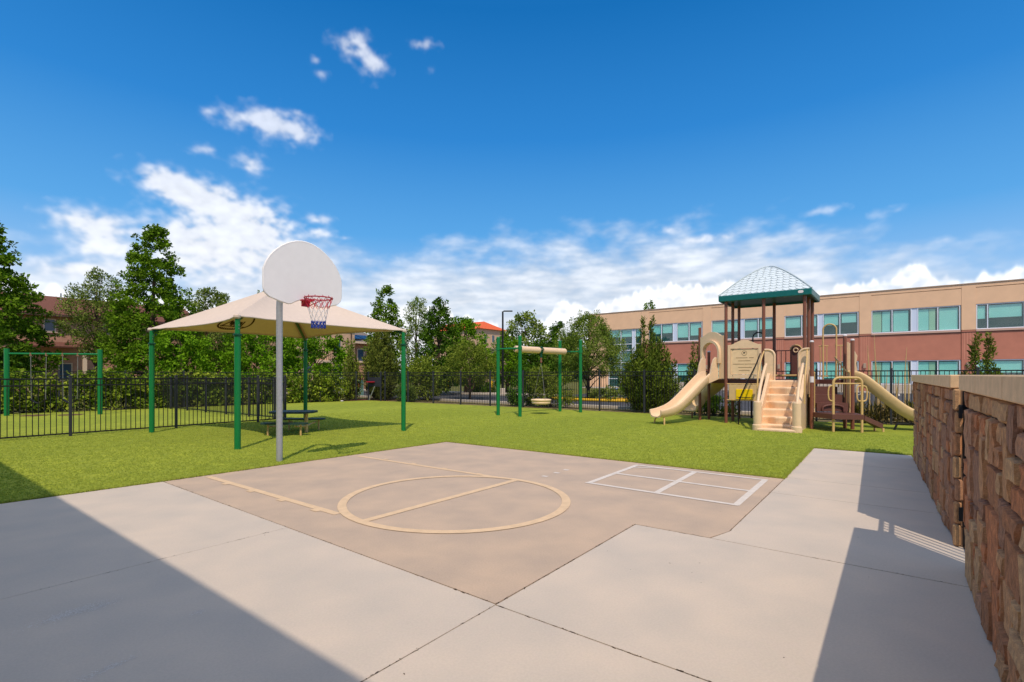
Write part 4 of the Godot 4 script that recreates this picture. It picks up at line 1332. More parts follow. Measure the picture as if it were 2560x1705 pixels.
func belt_swings() -> void:
	var a := Vector3(-28.2, 0, -3.69)
	var b := Vector3(-26.2, 0, -6.18)
	var t := thing("swing_frame", "green two bay swing frame by the hedge at far left", "swing frame", a)
	var d := (b - a)
	for p in [Vector3.ZERO, d]:
		part("post", Shape.new().tube([p, p + Vector3.UP * 2.70], 0.085, 14), mat["green steel"], t)
	part("top_bar", Shape.new().tube([Vector3.UP * 2.50, d + Vector3.UP * 2.50], 0.036, 10), mat["green steel"], t)
	for f in [0.25, 0.415, 0.59, 0.755]:
		var p: Vector3 = d * f
		part("hanger", Shape.new().box(p + Vector3.UP * 2.47, Vector3(0.07, 0.13, 0.07), Basis.IDENTITY, 0.01), mat["hanger brown"], t)
	var u := d.normalized()
	for k in [[0.25, 0.415], [0.59, 0.755]]:
		var s := thing("belt_swing", ["dark belt swing nearer the left post of the swing frame", "dark belt swing nearer the right post of the swing frame"][0 if k[0] < 0.5 else 1], "swing", a, 0.0, "belt swings")
		var p0: Vector3 = d * k[0]
		var p1: Vector3 = d * k[1]
		part("chain", Shape.new().tube([p0 + Vector3.UP * 2.41, p0 + u * 0.02 + Vector3.UP * 0.66], 0.011, 6), mat["chain"], s)
		part("chain", Shape.new().tube([p1 + Vector3.UP * 2.41, p1 - u * 0.02 + Vector3.UP * 0.66], 0.011, 6), mat["chain"], s)
		var side := Vector3.UP.cross(u)
		var pts := []
		for i in 9:
			var f := i / 8.0
			pts.append(p0.lerp(p1, 0.04 + 0.92 * f) + Vector3.UP * (0.66 - 0.16 * 4.0 * f * (1.0 - f)))
		var sd := []
		var lf := []
		for i in 9:
			sd.append(side)
			var tt: Vector3 = (pts[mini(i + 1, 8)] - pts[maxi(i - 1, 0)]).normalized()
			lf.append(tt.cross(side).normalized() * (1.0 if tt.cross(side).y > 0 else -1.0))
		part("seat", Shape.new().sweep(xz([-0.07, -0.012, 0.07, -0.012, 0.07, 0.012, -0.07, 0.012]), pts, sd, lf), mat["rubber"], s)
	for k in [[-27.5, -4.4, 0.55], [-26.75, -5.35, 0.5]]:
		var o := PackedVector2Array()
		for i in 20:
			var an := TAU * i / 20
			o.append(Vector2(k[0] + cos(an) * k[2] * (1.0 + 0.1 * sin(i * 2.3)), k[1] + sin(an) * k[2] * 0.8 * (1.0 + 0.12 * cos(i * 1.7))))
		var w := part("wear_mat", sheet(o, 0.022, 0.02), mat["turf worn"], self)
		w.name = numbered("wear_mat")
		w.set_meta("label", ["brown worn mat on the turf below the left belt swing", "brown worn mat on the turf below the right belt swing"][0 if k[0] < -27.0 else 1])
		w.set_meta("category", "mat")


# ---------------------------------------------------------------- play tower

func chute_profile(w: float, high: float, thick: float) -> PackedVector2Array:
	# a channel with rolled lips
	var p := PackedVector2Array()
	var inner := [Vector2(-w, high), Vector2(-w + 0.015, high * 0.55), Vector2(-w + 0.06, 0.06), Vector2(-w + 0.14, 0.01), Vector2(0, 0.0), Vector2(w - 0.14, 0.01), Vector2(w - 0.06, 0.06), Vector2(w - 0.015, high * 0.55), Vector2(w, high)]
	for q in inner:
		p.append(q)
	var lip := 0.035
	p.append_array([Vector2(w + lip * 0.5, high + lip * 0.5), Vector2(w + lip + 0.01, high), Vector2(w + lip + 0.01, high - 0.05)])
	p.append_array([Vector2(w + thick, high * 0.45), Vector2(w - 0.03, -0.02), Vector2(w - 0.12, -thick), Vector2(0, -thick), Vector2(-w + 0.12, -thick), Vector2(-w + 0.03, -0.02), Vector2(-w - thick, high * 0.45)])
	p.append_array([Vector2(-w - lip - 0.01, high - 0.05), Vector2(-w - lip - 0.01, high), Vector2(-w - lip * 0.5, high + lip * 0.5)])
	return p


# the chute follows pts; its cross direction stays level
func chute(pts: Array, w: float, high: float, thick := 0.035, ends := 0.8) -> Shape:
	var path := curve(pts, 6)
	var sd := []
	var lf := []
	for i in path.size():
		var tt: Vector3 = (path[mini(i + 1, path.size() - 1)] - path[maxi(i - 1, 0)]).normalized()
		var s := Vector3(-tt.z, 0, tt.x).normalized()
		sd.append(s)
		var l := s.cross(tt).normalized()
		var f := float(i) / (path.size() - 1)
		lf.append((l if l.y > 0 else -l) * lerpf(1.0, ends, smoothstep(0.7, 1.0, f)))
	return Shape.new().sweep(chute_profile(w, high, thick), path, sd, lf)


func bars(parent: Node3D, a: Vector3, b: Vector3, low: float, high: float, n: int, r: float, m: Material, called := "guard_rail") -> void:
	var o := part(called, Shape.new().tube([a + Vector3.UP * high, b + Vector3.UP * high], r * 1.2, 8), m, parent)
	part("bottom_rail", Shape.new().tube([a + Vector3.UP * low, b + Vector3.UP * low], r * 1.2, 8), m, o)
	for i in n:
		var p := a.lerp(b, (i + 0.5) / n)
		part("bar", Shape.new().tube([p + Vector3.UP * low, p + Vector3.UP * high], r, 7), m, o)


func playground() -> void:
	var o := Vector3(-3.42, 0, -18.95)
	var t := thing("play_tower", "brown and tan play tower with slides, stairs and teal roof", "playground set", o)
	var brown: Material = mat["brown steel"]
	var tan: Material = mat["tan plastic"]
	var pipe: Material = mat["tan steel"]
	var deck := 1.50
	var P := func(x: float, y: float, z: float) -> Vector3:
		return Vector3(x, y, z) - o
	var post := func(x: float, z: float, top: float, cap := true) -> void:
		var q: MeshInstance3D = part("post", Shape.new().tube([P.call(x, -0.02, z), P.call(x, top, z)], 0.052, 14), brown, t)
		if cap:
			part("post_cap", Shape.new().lathe(P.call(x, 0, z), [Vector2(0.055, top - 0.02), Vector2(0.055, top + 0.01), Vector2(0.035, top + 0.03), Vector2(0.0, top + 0.035)], 14), brown if top > 3 else mat["label white"], q)
	var X := [-4.59, -3.42, -2.25]
	var Z := [-18.05, -18.95, -19.85]
	for i in 3:
		for j in 3:
			if i != 1 or j != 1:
				post.call(X[i], Z[j], 4.2, false)
	post.call(-5.63, -18.60, 3.33)
	post.call(-5.46, -19.12, 2.5)
	post.call(-2.01, -17.61, 2.66)
	post.call(-1.23, -18.50, 2.86)
	post.call(-1.02, -18.18, 2.70)

	# decks
	var D := func(called: String, poly: PackedVector2Array, y: float) -> void:
		var s := sheet(poly, y, 0.14)
		var under := sheet(poly, y - 0.139)
		s.v.append_array(under.v)
		s.n.append_array(under.n)
		part(called, s, mat["brown deck"], t, -o)
	D.call("deck", xz([-4.53, -18.11, -3.45, -18.11, -3.45, -19.79, -4.53, -19.79]), deck)
	D.call("deck", xz([-3.44, -18.11, -2.31, -18.11, -2.31, -19.79, -3.44, -19.79]), deck)
	D.call("deck", xz([-4.60, -18.15, -5.56, -18.62, -5.42, -19.1, -4.60, -19.2]), deck)
	D.call("deck", xz([-2.24, -18.20, -1.93, -18.72, -1.36, -18.45, -1.20, -18.6, -1.20, -19.79, -2.24, -19.79]), deck)

	# roof: teal fascia, shingled faces that swell to a point
	var rx0 := -4.80; var rx1 := -2.05; var rz0 := -17.93; var rz1 := -20.02
	var fas := Shape.new()
	for k in [[Vector3((rx0 + rx1) / 2, 4.23, rz0), Vector3(rx1 - rx0, 0.20, 0.07)], [Vector3((rx0 + rx1) / 2, 4.23, rz1), Vector3(rx1 - rx0, 0.20, 0.07)]]:
		fas.box(k[0] - o, k[1], Basis.IDENTITY, 0.02)
	for x in [rx0 + 0.03, rx1 - 0.03]:
		fas.box(Vector3(x, 4.23, (rz0 + rz1) / 2) - o, Vector3(0.07, 0.198, rz0 - rz1 - 0.075), Basis.IDENTITY, 0.02)
	var fb := part("fascia", fas, mat["teal plastic"], t)
	part("badge", Shape.new().plate(P.call(-2.34, 4.245, rz0 + 0.038), Vector3.RIGHT, Vector3.UP, rounded(0.15, 0.085, 0.04), 0.008), mat["label white"], fb)
	part("ceiling", Shape.new().box(Vector3((rx0 + rx1) / 2, 4.20, (rz0 + rz1) / 2) - o, Vector3(rx1 - rx0 - 0.09, 0.03, rz0 - rz1 - 0.09)), mat["dark green steel"], t)
	var apex := Vector3((rx0 + rx1) / 2, 0, (rz0 + rz1) / 2)
	for f in 4:
		# faces: front, right, back, left
		var cor: Array = [[Vector2(rx0, rz0), Vector2(rx1, rz0)], [Vector2(rx1, rz0), Vector2(rx1, rz1)], [Vector2(rx1, rz1), Vector2(rx0, rz1)], [Vector2(rx0, rz1), Vector2(rx0, rz0)]][f]
		var ap := Vector2(apex.x, apex.z)
		var S := func(s: float, v: float) -> Vector3:
			var e: Vector2 = cor[0].lerp(cor[1], s)
			var q := e.lerp(ap, v)
			return Vector3(q.x, 4.33 + 1.06 * (1.0 - sqrt((1.0 - v) ** 2 + 0.012) ** 1.3), q.y) - o
		var skin := Shape.new()
		var out := Vector3([0, 1, 0, -1][f], 0.8, [1, 0, -1, 0][f])
		for j in 12:
			for i in 10:
				var q := [S.call(i / 10.0, j / 12.0), S.call((i + 1) / 10.0, j / 12.0), S.call((i + 1) / 10.0, (j + 1) / 12.0), S.call(i / 10.0, (j + 1) / 12.0)]
				if j < 11:
					skin.flat(q, out)
				else:
					skin.flat([q[0], q[1], q[2]], out)
		var face := part("roof_face", skin, mat["shingle joint"], t)
		# scalloped shingles in courses, each its own piece
		var e_len: float = cor[0].distance_to(cor[1])
		for row in 13:
			var v0 := row / 13.4
			var v1 := (row + 1.16) / 13.4
			var span := e_len * (1.0 - v0)
			var n := maxi(2, int(span / 0.19))
			for i in n + (1 if row % 2 else 0):
				var c0 := (i - (0.5 if row % 2 else 0.0)) / n
				var c1 := c0 + 1.0 / n
				c0 = clampf(c0, 0.0, 1.0); c1 = clampf(c1, 0.0, 1.0)
				if c1 - c0 < 0.1 / n:
					continue
				var g := 0.03 / n
				var top := [S.call(c0 + g, minf(v1, 0.98)), S.call(c1 - g, minf(v1, 0.98))]
				var mid: Vector3 = S.call((c0 + c1) / 2, v0)
				var pts := [top[0], S.call(c0 + g, v0 + 0.03), S.call(lerpf(c0, c1, 0.25), v0 + 0.012), mid, S.call(lerpf(c0, c1, 0.75), v0 + 0.012), S.call(c1 - g, v0 + 0.03), top[1]]
				var sh := Shape.new()
				var nn: Vector3 = (pts[1] - pts[0]).cross(pts[5] - pts[0]).normalized()
				if nn.dot(out) < 0: nn = -nn
				var raised := []
				for q in pts.size():
					raised.append(pts[q] + nn * (0.004 if q == 0 or q == 6 else 0.014))
				sh.flat(raised, out)
				for q in range(1, 5):
					sh.flat([raised[q], raised[q + 1], pts[q + 1], pts[q]], pts[q] - pts[0])
				part("shingle", sh, mat["shingle plastic"], face)
		# hip rib along the face's first corner
		var rib := []
		for i in 13:
			rib.append(S.call(0.0, i / 12.0) + Vector3.UP * 0.02)
		part("hip_rib", Shape.new().tube(rib, 0.026, 7), mat["shingle joint"], t)

	# slide hood: the wall with an arch between the left post and the tower, turned towards the slide
	var a := Vector3(-5.63, 0, -18.60) - o
	var b := Vector3(-4.59, 0, -18.05) - o
	var along_ := (b - a).normalized()
	var out_ := along_.cross(Vector3.UP).normalized()
	if out_.z < 0: out_ = -out_
	var mid := (a + b) / 2
	var hw := (b - a).length() / 2 - 0.07
	var panel := PackedVector2Array([Vector2(-hw, 1.52), Vector2(hw, 1.52), Vector2(hw, 3.00)])
	for i in 9:
		var f := i / 8.0
		panel.append(Vector2(lerpf(hw * 0.8, -hw * 0.8, f), 3.0 + 0.16 * sin(PI * f)))
	panel.append(Vector2(-hw, 3.00))
	var hole := PackedVector2Array([Vector2(-0.33, 1.54), Vector2(0.33, 1.54), Vector2(0.33, 2.42)])
	for i in range(1, 12):
		var an := PI * i / 12
		hole.append(Vector2(cos(an) * 0.33, 2.42 + sin(an) * 0.34))
	hole.append(Vector2(-0.33, 2.42))
	var hood := part("slide_hood", Shape.new().plate(mid + out_ * 0.02, along_, Vector3.UP, panel, 0.06, [hole]), tan, t)
	var tun := PackedVector2Array()
	var tun_path := [mid + out_ * 0.04, mid + out_ * 0.09, mid + out_ * 0.15]
	for i in range(0, 13):
		var an := PI * i / 12
		tun.append(Vector2(cos(an) * 0.35, 2.42 + sin(an) * 0.36))
	for i in range(12, -1, -1):
		var an := PI * i / 12
		tun.append(Vector2(cos(an) * 0.42, 2.42 + sin(an) * 0.44))
	var loop := PackedVector2Array([Vector2(0.35, 2.05)])
	loop.append_array(tun.slice(0, 13))
	loop.append_array(PackedVector2Array([Vector2(-0.35, 2.05), Vector2(-0.42, 2.05)]))
	loop.append_array(tun.slice(13, 26))
	loop.append(Vector2(0.42, 2.05))
	part("hood_rim", Shape.new().sweep(loop, tun_path, [along_, along_, along_], [Vector3.UP, Vector3.UP, Vector3.UP]), tan, hood)
	# first slide, off the hood towards the left
	var s0 := mid + out_ * 0.05
	var d := out_
	var slide := part("slide", chute([s0 + Vector3.UP * 1.50, s0 + d * 0.22 + Vector3.UP * 1.46, s0 + d * 0.55 + Vector3.UP * 1.22, s0 + d * 1.35 + Vector3.UP * 0.60, s0 + d * 1.80 + Vector3.UP * 0.36, s0 + d * 2.15 + Vector3.UP * 0.29, s0 + d * 2.50 + Vector3.UP * 0.27], 0.25, 0.27), tan, t)
	for s in [-1.0, 1.0]:
		# tall shoulders where the slide begins
		var wing := PackedVector2Array([Vector2(0.0, 1.5), Vector2(0.44, 1.36), Vector2(0.46, 1.56), Vector2(0.36, 1.72), Vector2(0.30, 1.98), Vector2(0.22, 2.18), Vector2(0.12, 2.26), Vector2(0.0, 2.22)])
		part("slide_wing", Shape.new().plate(s0 + along_ * s * 0.285, d, Vector3.UP, wing, 0.05), tan, slide)
		part("slide_foot", Shape.new().tube(curve([s0 + d * 2.28 + along_ * s * 0.16 + Vector3.UP * 0.24, s0 + d * 2.32 + along_ * s * 0.22 + Vector3.UP * 0.17, s0 + d * 2.34 + along_ * s * 0.245 + Vector3.UP * -0.01], 5), 0.028, 8), pipe, slide)
	# curved slide behind, seen from below
	var back := part("curved_slide", chute([P.call(-4.95, 1.50, -19.05), P.call(-5.15, 1.44, -19.35), P.call(-5.35, 1.10, -19.62), P.call(-5.75, 0.70, -19.70), P.call(-6.05, 0.40, -19.45), P.call(-6.15, 0.30, -19.1)], 0.28, 0.24), mat["olive plastic"], t)
	part("slide_foot", Shape.new().tube([P.call(-6.1, -0.01, -19.2), P.call(-6.1, 0.27, -19.2)], 0.03, 8), brown, back)
	# third slide, to the right behind the stone wall
	var right := part("wave_slide", chute([P.call(-1.20, 1.50, -18.92), P.call(-0.95, 1.46, -18.92), P.call(-0.62, 1.18, -18.92), P.call(-0.20, 0.78, -18.93), P.call(0.20, 0.44, -18.94), P.call(0.60, 0.27, -18.95), P.call(1.05, 0.25, -18.96)], 0.30, 0.27), mat["olive plastic"], t)
	part("slide_foot", Shape.new().tube(curve([P.call(-0.02, -0.01, -18.72), P.call(0.02, 0.13, -18.73), P.call(0.12, 0.2, -18.74), P.call(0.7, 0.2, -18.76)], 5), 0.028, 8), mat["rubber"], right)
	for z in [-18.62, -19.24]:
		part("entry_panel", Shape.new().plate(P.call(-1.08, 0, z), Vector3.RIGHT, Vector3.UP, PackedVector2Array([Vector2(-0.14, 1.5), Vector2(0.16, 1.5), Vector2(0.10, 2.0), Vector2(0.13, 2.25), Vector2(0.05, 2.42), Vector2(-0.02, 2.40), Vector2(-0.06, 2.66), Vector2(-0.14, 2.66)]), 0.05), tan, t)

	# notice panel on the front
	var zf := -18.05 + 0.02
	var np := PackedVector2Array([Vector2(-0.52, 1.53), Vector2(0.52, 1.53), Vector2(0.52, 2.66)])
	for i in 9:
		var f := i / 8.0
		np.append(Vector2(lerpf(0.42, -0.42, f), 2.66 + 0.16 * sin(PI * f) ** 1.3))
	np.append(Vector2(-0.52, 2.66))
	var nh := PackedVector2Array([Vector2(-0.43, 1.66), Vector2(0.43, 1.66), Vector2(0.43, 2.53), Vector2(-0.43, 2.53)])
	var notice := part("notice_panel", Shape.new().plate(P.call(-4.005, 0, zf), Vector3.RIGHT, Vector3.UP, np, 0.05, [nh]), tan, t)
	part("notice_board", Shape.new().box(P.call(-4.005, 2.09, zf - 0.012), Vector3(0.85, 0.845, 0.02)), mat["sand plastic"], notice)
	for k in [[2.22, 0.0, 0.36], [2.22, 0.22, 0.14], [2.12, 0.0, 0.38], [2.01, -0.18, 0.34], [2.01, 0.16, 0.30], [2.01, 0.36, 0.10], [1.90, 0.02, 0.42], [1.80, 0.0, 0.34]]:
		part("text_line", Shape.new().box(P.call(-4.005 + k[1] - (0.08 if k[0] > 2.2 and k[1] < 0.1 else 0.0), k[0], zf + 0.001), Vector3(k[2], 0.014, 0.004)), mat["faint ink"], notice)
	var seal := Shape.new()
	for i in 20:
		var an := TAU * i / 20
		var bn := TAU * (i + 1) / 20
		var q := []
		for e in [[an, 0.072], [bn, 0.072], [bn, 0.084], [an, 0.084]]:
			q.append(P.call(-4.005 + cos(e[0]) * e[1], 2.375 + sin(e[0]) * e[1], zf + 0.002))
		seal.flat(q, Vector3.BACK)
	part("seal_ring", seal, mat["faint ink"], notice)
	part("seal", Shape.new().plate(P.call(-4.005, 2.375, zf + 0.001), Vector3.RIGHT, Vector3.UP, PackedVector2Array([Vector2(-0.035, 0.03), Vector2(-0.02, -0.03), Vector2(0.0, 0.0), Vector2(0.02, -0.02), Vector2(0.035, 0.02), Vector2(0.01, 0.04), Vector2(0.0, 0.015), Vector2(-0.015, 0.035)]), 0.004), mat["ink"], notice)
	for x in [-0.36, 0.36]:
		for y in [1.62, 2.48]:
			part("screw", Shape.new().box(P.call(-4.005 + x, y, zf + (0.03 if y < 2 else 0.002)), Vector3(0.02, 0.02, 0.008)), mat["ink"], notice)
	# lower panel with the yellow tray
	var low := part("play_panel", Shape.new().box(P.call(-4.005, 1.07, zf), Vector3(0.96, 0.50, 0.03), Basis.IDENTITY, 0.006), mat["olive plastic"], t)
	for y in [1.345, 0.80]:
		part("panel_rail", Shape.new().tube([P.call(-4.59, y, zf), P.call(-3.42, y, zf)], 0.02, 8), pipe, low)
	part("yellow_tray", Shape.new().box(P.call(-4.0, 1.0, zf + 0.025), Vector3(0.52, 0.34, 0.03), Basis.IDENTITY, 0.008), mat["yellow plastic"], low)
	part("tray_slot", Shape.new().box(P.call(-4.0, 0.905, zf + 0.042), Vector3(0.50, 0.010, 0.004)), mat["ink"], low)
	for i in 6:
		part("tray_letter", Shape.new().box(P.call(-4.16 + i * 0.062, 0.885, zf + 0.042), Vector3(0.036, 0.032, 0.005)), mat["ink"], low)

	# stair climber: moulded steps between two cheek walls, up to the middle of the front
	var sx0 := -3.30
	var sx1 := -2.16
	var st := Shape.new()
	var n := 7
	for i in n:
		var y1 := deck * (i + 1) / n - 0.02
		var y0 := maxf(deck * i / n - 0.06, 0.0)
		var z0 := -16.30 - i * 0.245
		var rim_ := []                                   # waved front: a lobe on one side, then on the other
		for k in 15:
			var f := k / 14.0
			var x := lerpf(sx0 + 0.10, sx1 - 0.10, f)
			var wave := 0.10 * cos(f * TAU * 0.9 + i * PI) + 0.03 * cos(f * TAU * 2.0 + i)
			rim_.append(Vector2(x, z0 + wave - 0.10))
		for k in 14:
			var a0: Vector2 = rim_[k]
			var a1: Vector2 = rim_[k + 1]
			var lv := [[0.0, y1, -0.055], [0.0, y1 - 0.006, -0.022], [0.0, y1 - 0.026, -0.004], [0.0, y1 - 0.055, 0.0], [0.0, y0, -0.035]]
			st.flat([P.call(a0.x, y1, a0.y - 0.055), P.call(a1.x, y1, a1.y - 0.055), P.call(a1.x, y1, -18.0), P.call(a0.x, y1, -18.0)], Vector3.UP)
			for q in 4:
				var out := Vector3(0, 1.0 - q * 0.35, 0.25 + q * 0.25)
				st.flat([P.call(a0.x, lv[q][1], a0.y + lv[q][2]), P.call(a1.x, lv[q][1], a1.y + lv[q][2]), P.call(a1.x, lv[q + 1][1], a1.y + lv[q + 1][2]), P.call(a0.x, lv[q + 1][1], a0.y + lv[q + 1][2])], out)
	var climb := part("stair_climber", st, tan, t)
	for x in [sx0 + 0.06, sx1 - 0.06]:
		var cheek := PackedVector2Array([Vector2(0.0, 0.0), Vector2(1.66, 0.0), Vector2(1.66, 1.72), Vector2(1.5, 1.66), Vector2(0.12, 0.52), Vector2(0.0, 0.48)])
		part("cheek", Shape.new().plate(P.call(x, 0, -16.30), Vector3.FORWARD, Vector3.UP, cheek, 0.09), tan, climb)
		part("newel", Shape.new().lathe(P.call(x, 0, -16.22), [Vector2(0.14, 0.0), Vector2(0.14, 0.17), Vector2(0.115, 0.19), Vector2(0.115, 0.84), Vector2(0.10, 0.875), Vector2(0.0, 0.88)], 16), tan, climb)
		part("stair_rail", Shape.new().tube(curve([P.call(x, 0.86, -16.30), P.call(x, 1.30, -16.62), P.call(x, 1.85, -17.25), P.call(x, 1.98, -17.5)], 5), 0.045, 9), tan, climb)
		# rounded tall plate at the head of the stair, facing forward
		var sg := signf(x + 2.73)
		var head := PackedVector2Array([Vector2(0.36, 1.05), Vector2(0.08, 1.05), Vector2(0.07, 2.26)])
		for i in 7:
			var an := PI / 2 * i / 6
			head.append(Vector2(0.07 + 0.20 * (1.0 - cos(an)), 2.26 + 0.20 * sin(an)))
		head.append(Vector2(0.36, 2.46))
		for i in head.size():
			head[i] = Vector2(head[i].x * sg, head[i].y)
		part("head_panel", Shape.new().plate(P.call(-2.735 + sg * 0.27, 0, -17.93), Vector3.RIGHT, Vector3.UP, head, 0.07), tan, climb)
		var edge := []
		for i in range(1, head.size()):
			edge.append(P.call(-2.735 + sg * 0.27 + head[i].x, head[i].y, -17.90))
		part("head_edge", Shape.new().tube(edge, 0.035, 7), tan, climb)
		part("hand_rail", Shape.new().tube(curve([P.call(x + 0.09 * signf(x + 2.7), 2.40, -17.6), P.call(x + 0.12 * signf(x + 2.7), 2.05, -17.25), P.call(x + 0.12 * signf(x + 2.7), 1.50, -16.85), P.call(x + 0.12 * signf(x + 2.7), 0.80, -16.78)], 6), 0.022, 8), pipe, climb)
	part("stair_base", Shape.new().box(P.call((sx0 + sx1) / 2, 0.04, -16.24), Vector3(sx1 - sx0 - 0.1, 0.10, 0.34), Basis.IDENTITY, 0.03), tan, climb)
	var riser := Shape.new().box(P.call(-2.83, 1.30, -18.0), Vector3(1.06, 0.28, 0.04))
	part("riser", riser, mat["brown deck"], t)

	# dark bent pipe in front of the panels
	part("bent_pipe", Shape.new().tube(curve([P.call(-3.50, 2.35, -17.95), P.call(-3.62, 1.95, -17.82), P.call(-3.90, 1.30, -17.72), P.call(-4.10, 0.70, -17.68), P.call(-4.10, -0.01, -17.68)], 6), 0.021, 8), mat["fence black"], t)

	# guards along the back and right
	bars(t, P.call(-4.59, 0, -19.85), P.call(-3.42, 0, -19.85), 1.60, 2.50, 8, 0.014, brown)
	bars(t, P.call(-3.42, 0, -19.85), P.call(-2.25, 0, -19.85), 1.60, 2.50, 8, 0.014, brown)
	bars(t, P.call(-3.36, 0, -19.02), P.call(-2.6, 0, -19.02), 1.62, 1.64, 1, 0.016, pipe)
	bars(t, P.call(-2.25, 0, -18.12), P.call(-2.25, 0, -18.9), 1.3, 2.35, 3, 0.016, pipe)
	for k in [[-2.06, -19.80, -1.78, -19.80, 2.62], [-1.60, -19.78, -1.26, -19.78, 2.62]]:
		bars(t, P.call(k[0], 0, k[1]), P.call(k[2], 0, k[3]), 1.60, k[4], 3, 0.014, pipe)
	# wheel panel
	var wp := PackedVector2Array([Vector2(-0.17, 1.6), Vector2(0.17, 1.6), Vector2(0.17, 2.5)])
	for i in range(0, 9):
		var an := PI * i / 8
		wp.append(Vector2(cos(an) * 0.17, 2.50 + sin(an) * 0.17))
	wp.append(Vector2(-0.17, 2.5))
	var wheel := part("wheel_panel", Shape.new().plate(P.call(-2.72, 0, -19.72), Vector3.RIGHT, Vector3.UP, wp, 0.04), mat["brown deck"], t)
	part("wheel_rim", Shape.new().tube(arc(P.call(-2.72, 2.50, -19.66), Vector3.RIGHT, Vector3.UP, 0.07, 0, 345, 16), 0.018, 7), mat["sand plastic"], wheel)
	part("wheel_edge", Shape.new().tube(arc(P.call(-2.72, 2.50, -19.70), Vector3.RIGHT, Vector3.UP, 0.175, 0, 180, 12), 0.022, 7), pipe, wheel)
	# arches
	for k in [[-1.93, -1.55, -19.75, 2.0, 3.15, "tan"], [-4.10, -3.72, -19.75, 1.5, 2.99, "dark"]]:
		var r: float = (k[1] - k[0]) / 2
		var pts := [P.call(k[1], k[3], k[2]), P.call(k[1], k[4], k[2])]
		pts.append_array(arc(P.call((k[0] + k[1]) / 2, k[4], k[2]), Vector3.RIGHT, Vector3.UP, r, 10, 170, 12))
		pts.append_array([P.call(k[0], k[4], k[2]), P.call(k[0], 1.5, k[2])])
		part("arch_handle", Shape.new().tube(pts, 0.024, 8), pipe if k[5] == "tan" else mat["fence black"], t)
	part("label_sleeve", Shape.new().tube([P.call(-2.01, 1.42, -17.61), P.call(-2.01, 1.60, -17.61)], 0.056, 14), mat["label white"], t)

	# transfer steps on the right: platform, three risers up to the deck, hand loops
	var f0 := Vector2(-1.51, -17.90)                       # middle of the platform's back edge
	var go := Vector2(0.50, 0.866)                          # towards the viewer
	var wd := Vector2(0.866, -0.50)
	var quad := func(s0_: float, s1_: float, w0: float, w1: float) -> PackedVector2Array:
		return PackedVector2Array([f0 + go * s0_ - wd * w0, f0 + go * s0_ + wd * w0, f0 + go * s1_ + wd * w1, f0 + go * s1_ - wd * w1])
	D.call("platform", quad.call(0.0, 0.90, 0.58, 0.42), 0.52)
	for i in 3:
		D.call("step", quad.call(-0.31 * (i + 1), -0.31 * i - 0.01, 0.44, 0.44), 0.80 + 0.24 * i)
		var c: Vector2 = f0 - go * (0.31 * i)
		part("riser", Shape.new().box(P.call(c.x, 0.80 + 0.24 * i - 0.13, c.y), Vector3(0.88, 0.25, 0.03), Basis(Vector3.UP, 0.5236)), mat["brown deck"], t)
	var arch := []
	for i in 15:
		var an := PI * i / 14
		var q: Vector2 = f0 + go * 0.05 + wd * cos(an) * 0.30
		arch.append(P.call(q.x, 0.54 + sin(an) ** 0.4 * 0.20, q.y))
	part("grip_loop", Shape.new().tube(arch, 0.03, 8), mat["brown deck"], t)
	var lowp := PackedVector2Array([f0 + go * 0.55 + wd * 0.50, f0 + go * 0.90 + wd * 0.43, f0 + go * 0.60 + wd * 1.08, f0 + go * 0.30 + wd * 1.02])
	var ramp := Shape.new()
	var ry := [0.50, 0.50, 0.24, 0.24]
	var rt := []
	var rb := []
	for i in 4:
		rt.append(P.call(lowp[i].x, ry[i], lowp[i].y)); rb.append(P.call(lowp[i].x, ry[i] - 0.14, lowp[i].y))
	ramp.flat(rt, Vector3.UP)
	ramp.flat(rb, Vector3.DOWN)
	var cen: Vector3 = (rt[0] + rt[1] + rt[2] + rt[3]) / 4
	for i in 4:
		var j := (i + 1) % 4
		ramp.flat([rt[i], rt[j], rb[j], rb[i]], (rt[i] + rt[j]) / 2 - cen)
	part("ramp_step", ramp, mat["brown deck"], t)
	for i in [2, 3]:
		part("step_leg", Shape.new().tube([P.call(lowp[i].x, -0.01, lowp[i].y), P.call(lowp[i].x, 0.12, lowp[i].y)], 0.03, 8), pipe, t)
	var h0 := Vector3(-1.41, 0, -17.03) - o
	var h1 := Vector3(-0.75, 0, -17.34) - o
	var hd := (h1 - h0).normalized()
	var frame := [h0, h0 + Vector3.UP * 1.40]
	frame.append_array(arc(h0 + hd * 0.15 + Vector3.UP * 1.42, hd, Vector3.UP, 0.15, 180, 90, 5))
	frame.append_array(arc(h1 - hd * 0.15 + Vector3.UP * 1.42, hd, Vector3.UP, 0.15, 90, 0, 5))
	frame.append_array([h1 + Vector3.UP * 1.40, h1])
	var hf := part("hand_frame", Shape.new().tube(frame, 0.034, 10), pipe, t)
	part("hand_bar", Shape.new().tube([h0 + Vector3.UP * 1.40, h1 + Vector3.UP * 1.40], 0.020, 8), pipe, hf)
	for k in [[h0, -1.0, 1.0], [h1, 1.0, 1.0], [h1, -1.0, 0.55]]:
		var e: Vector3 = k[0]
		var dd: Vector3 = hd * k[1]
		part("hand_loop", Shape.new().tube(curve([e + Vector3.UP * 1.33, e + dd * 0.09 + Vector3.UP * 1.32, e + dd * 0.125 + Vector3.UP * 1.22, e + dd * 0.125 + Vector3.UP * 1.02, e + dd * 0.09 + Vector3.UP * 0.92, e + Vector3.UP * 0.90], 4), 0.020, 8), pipe, hf)
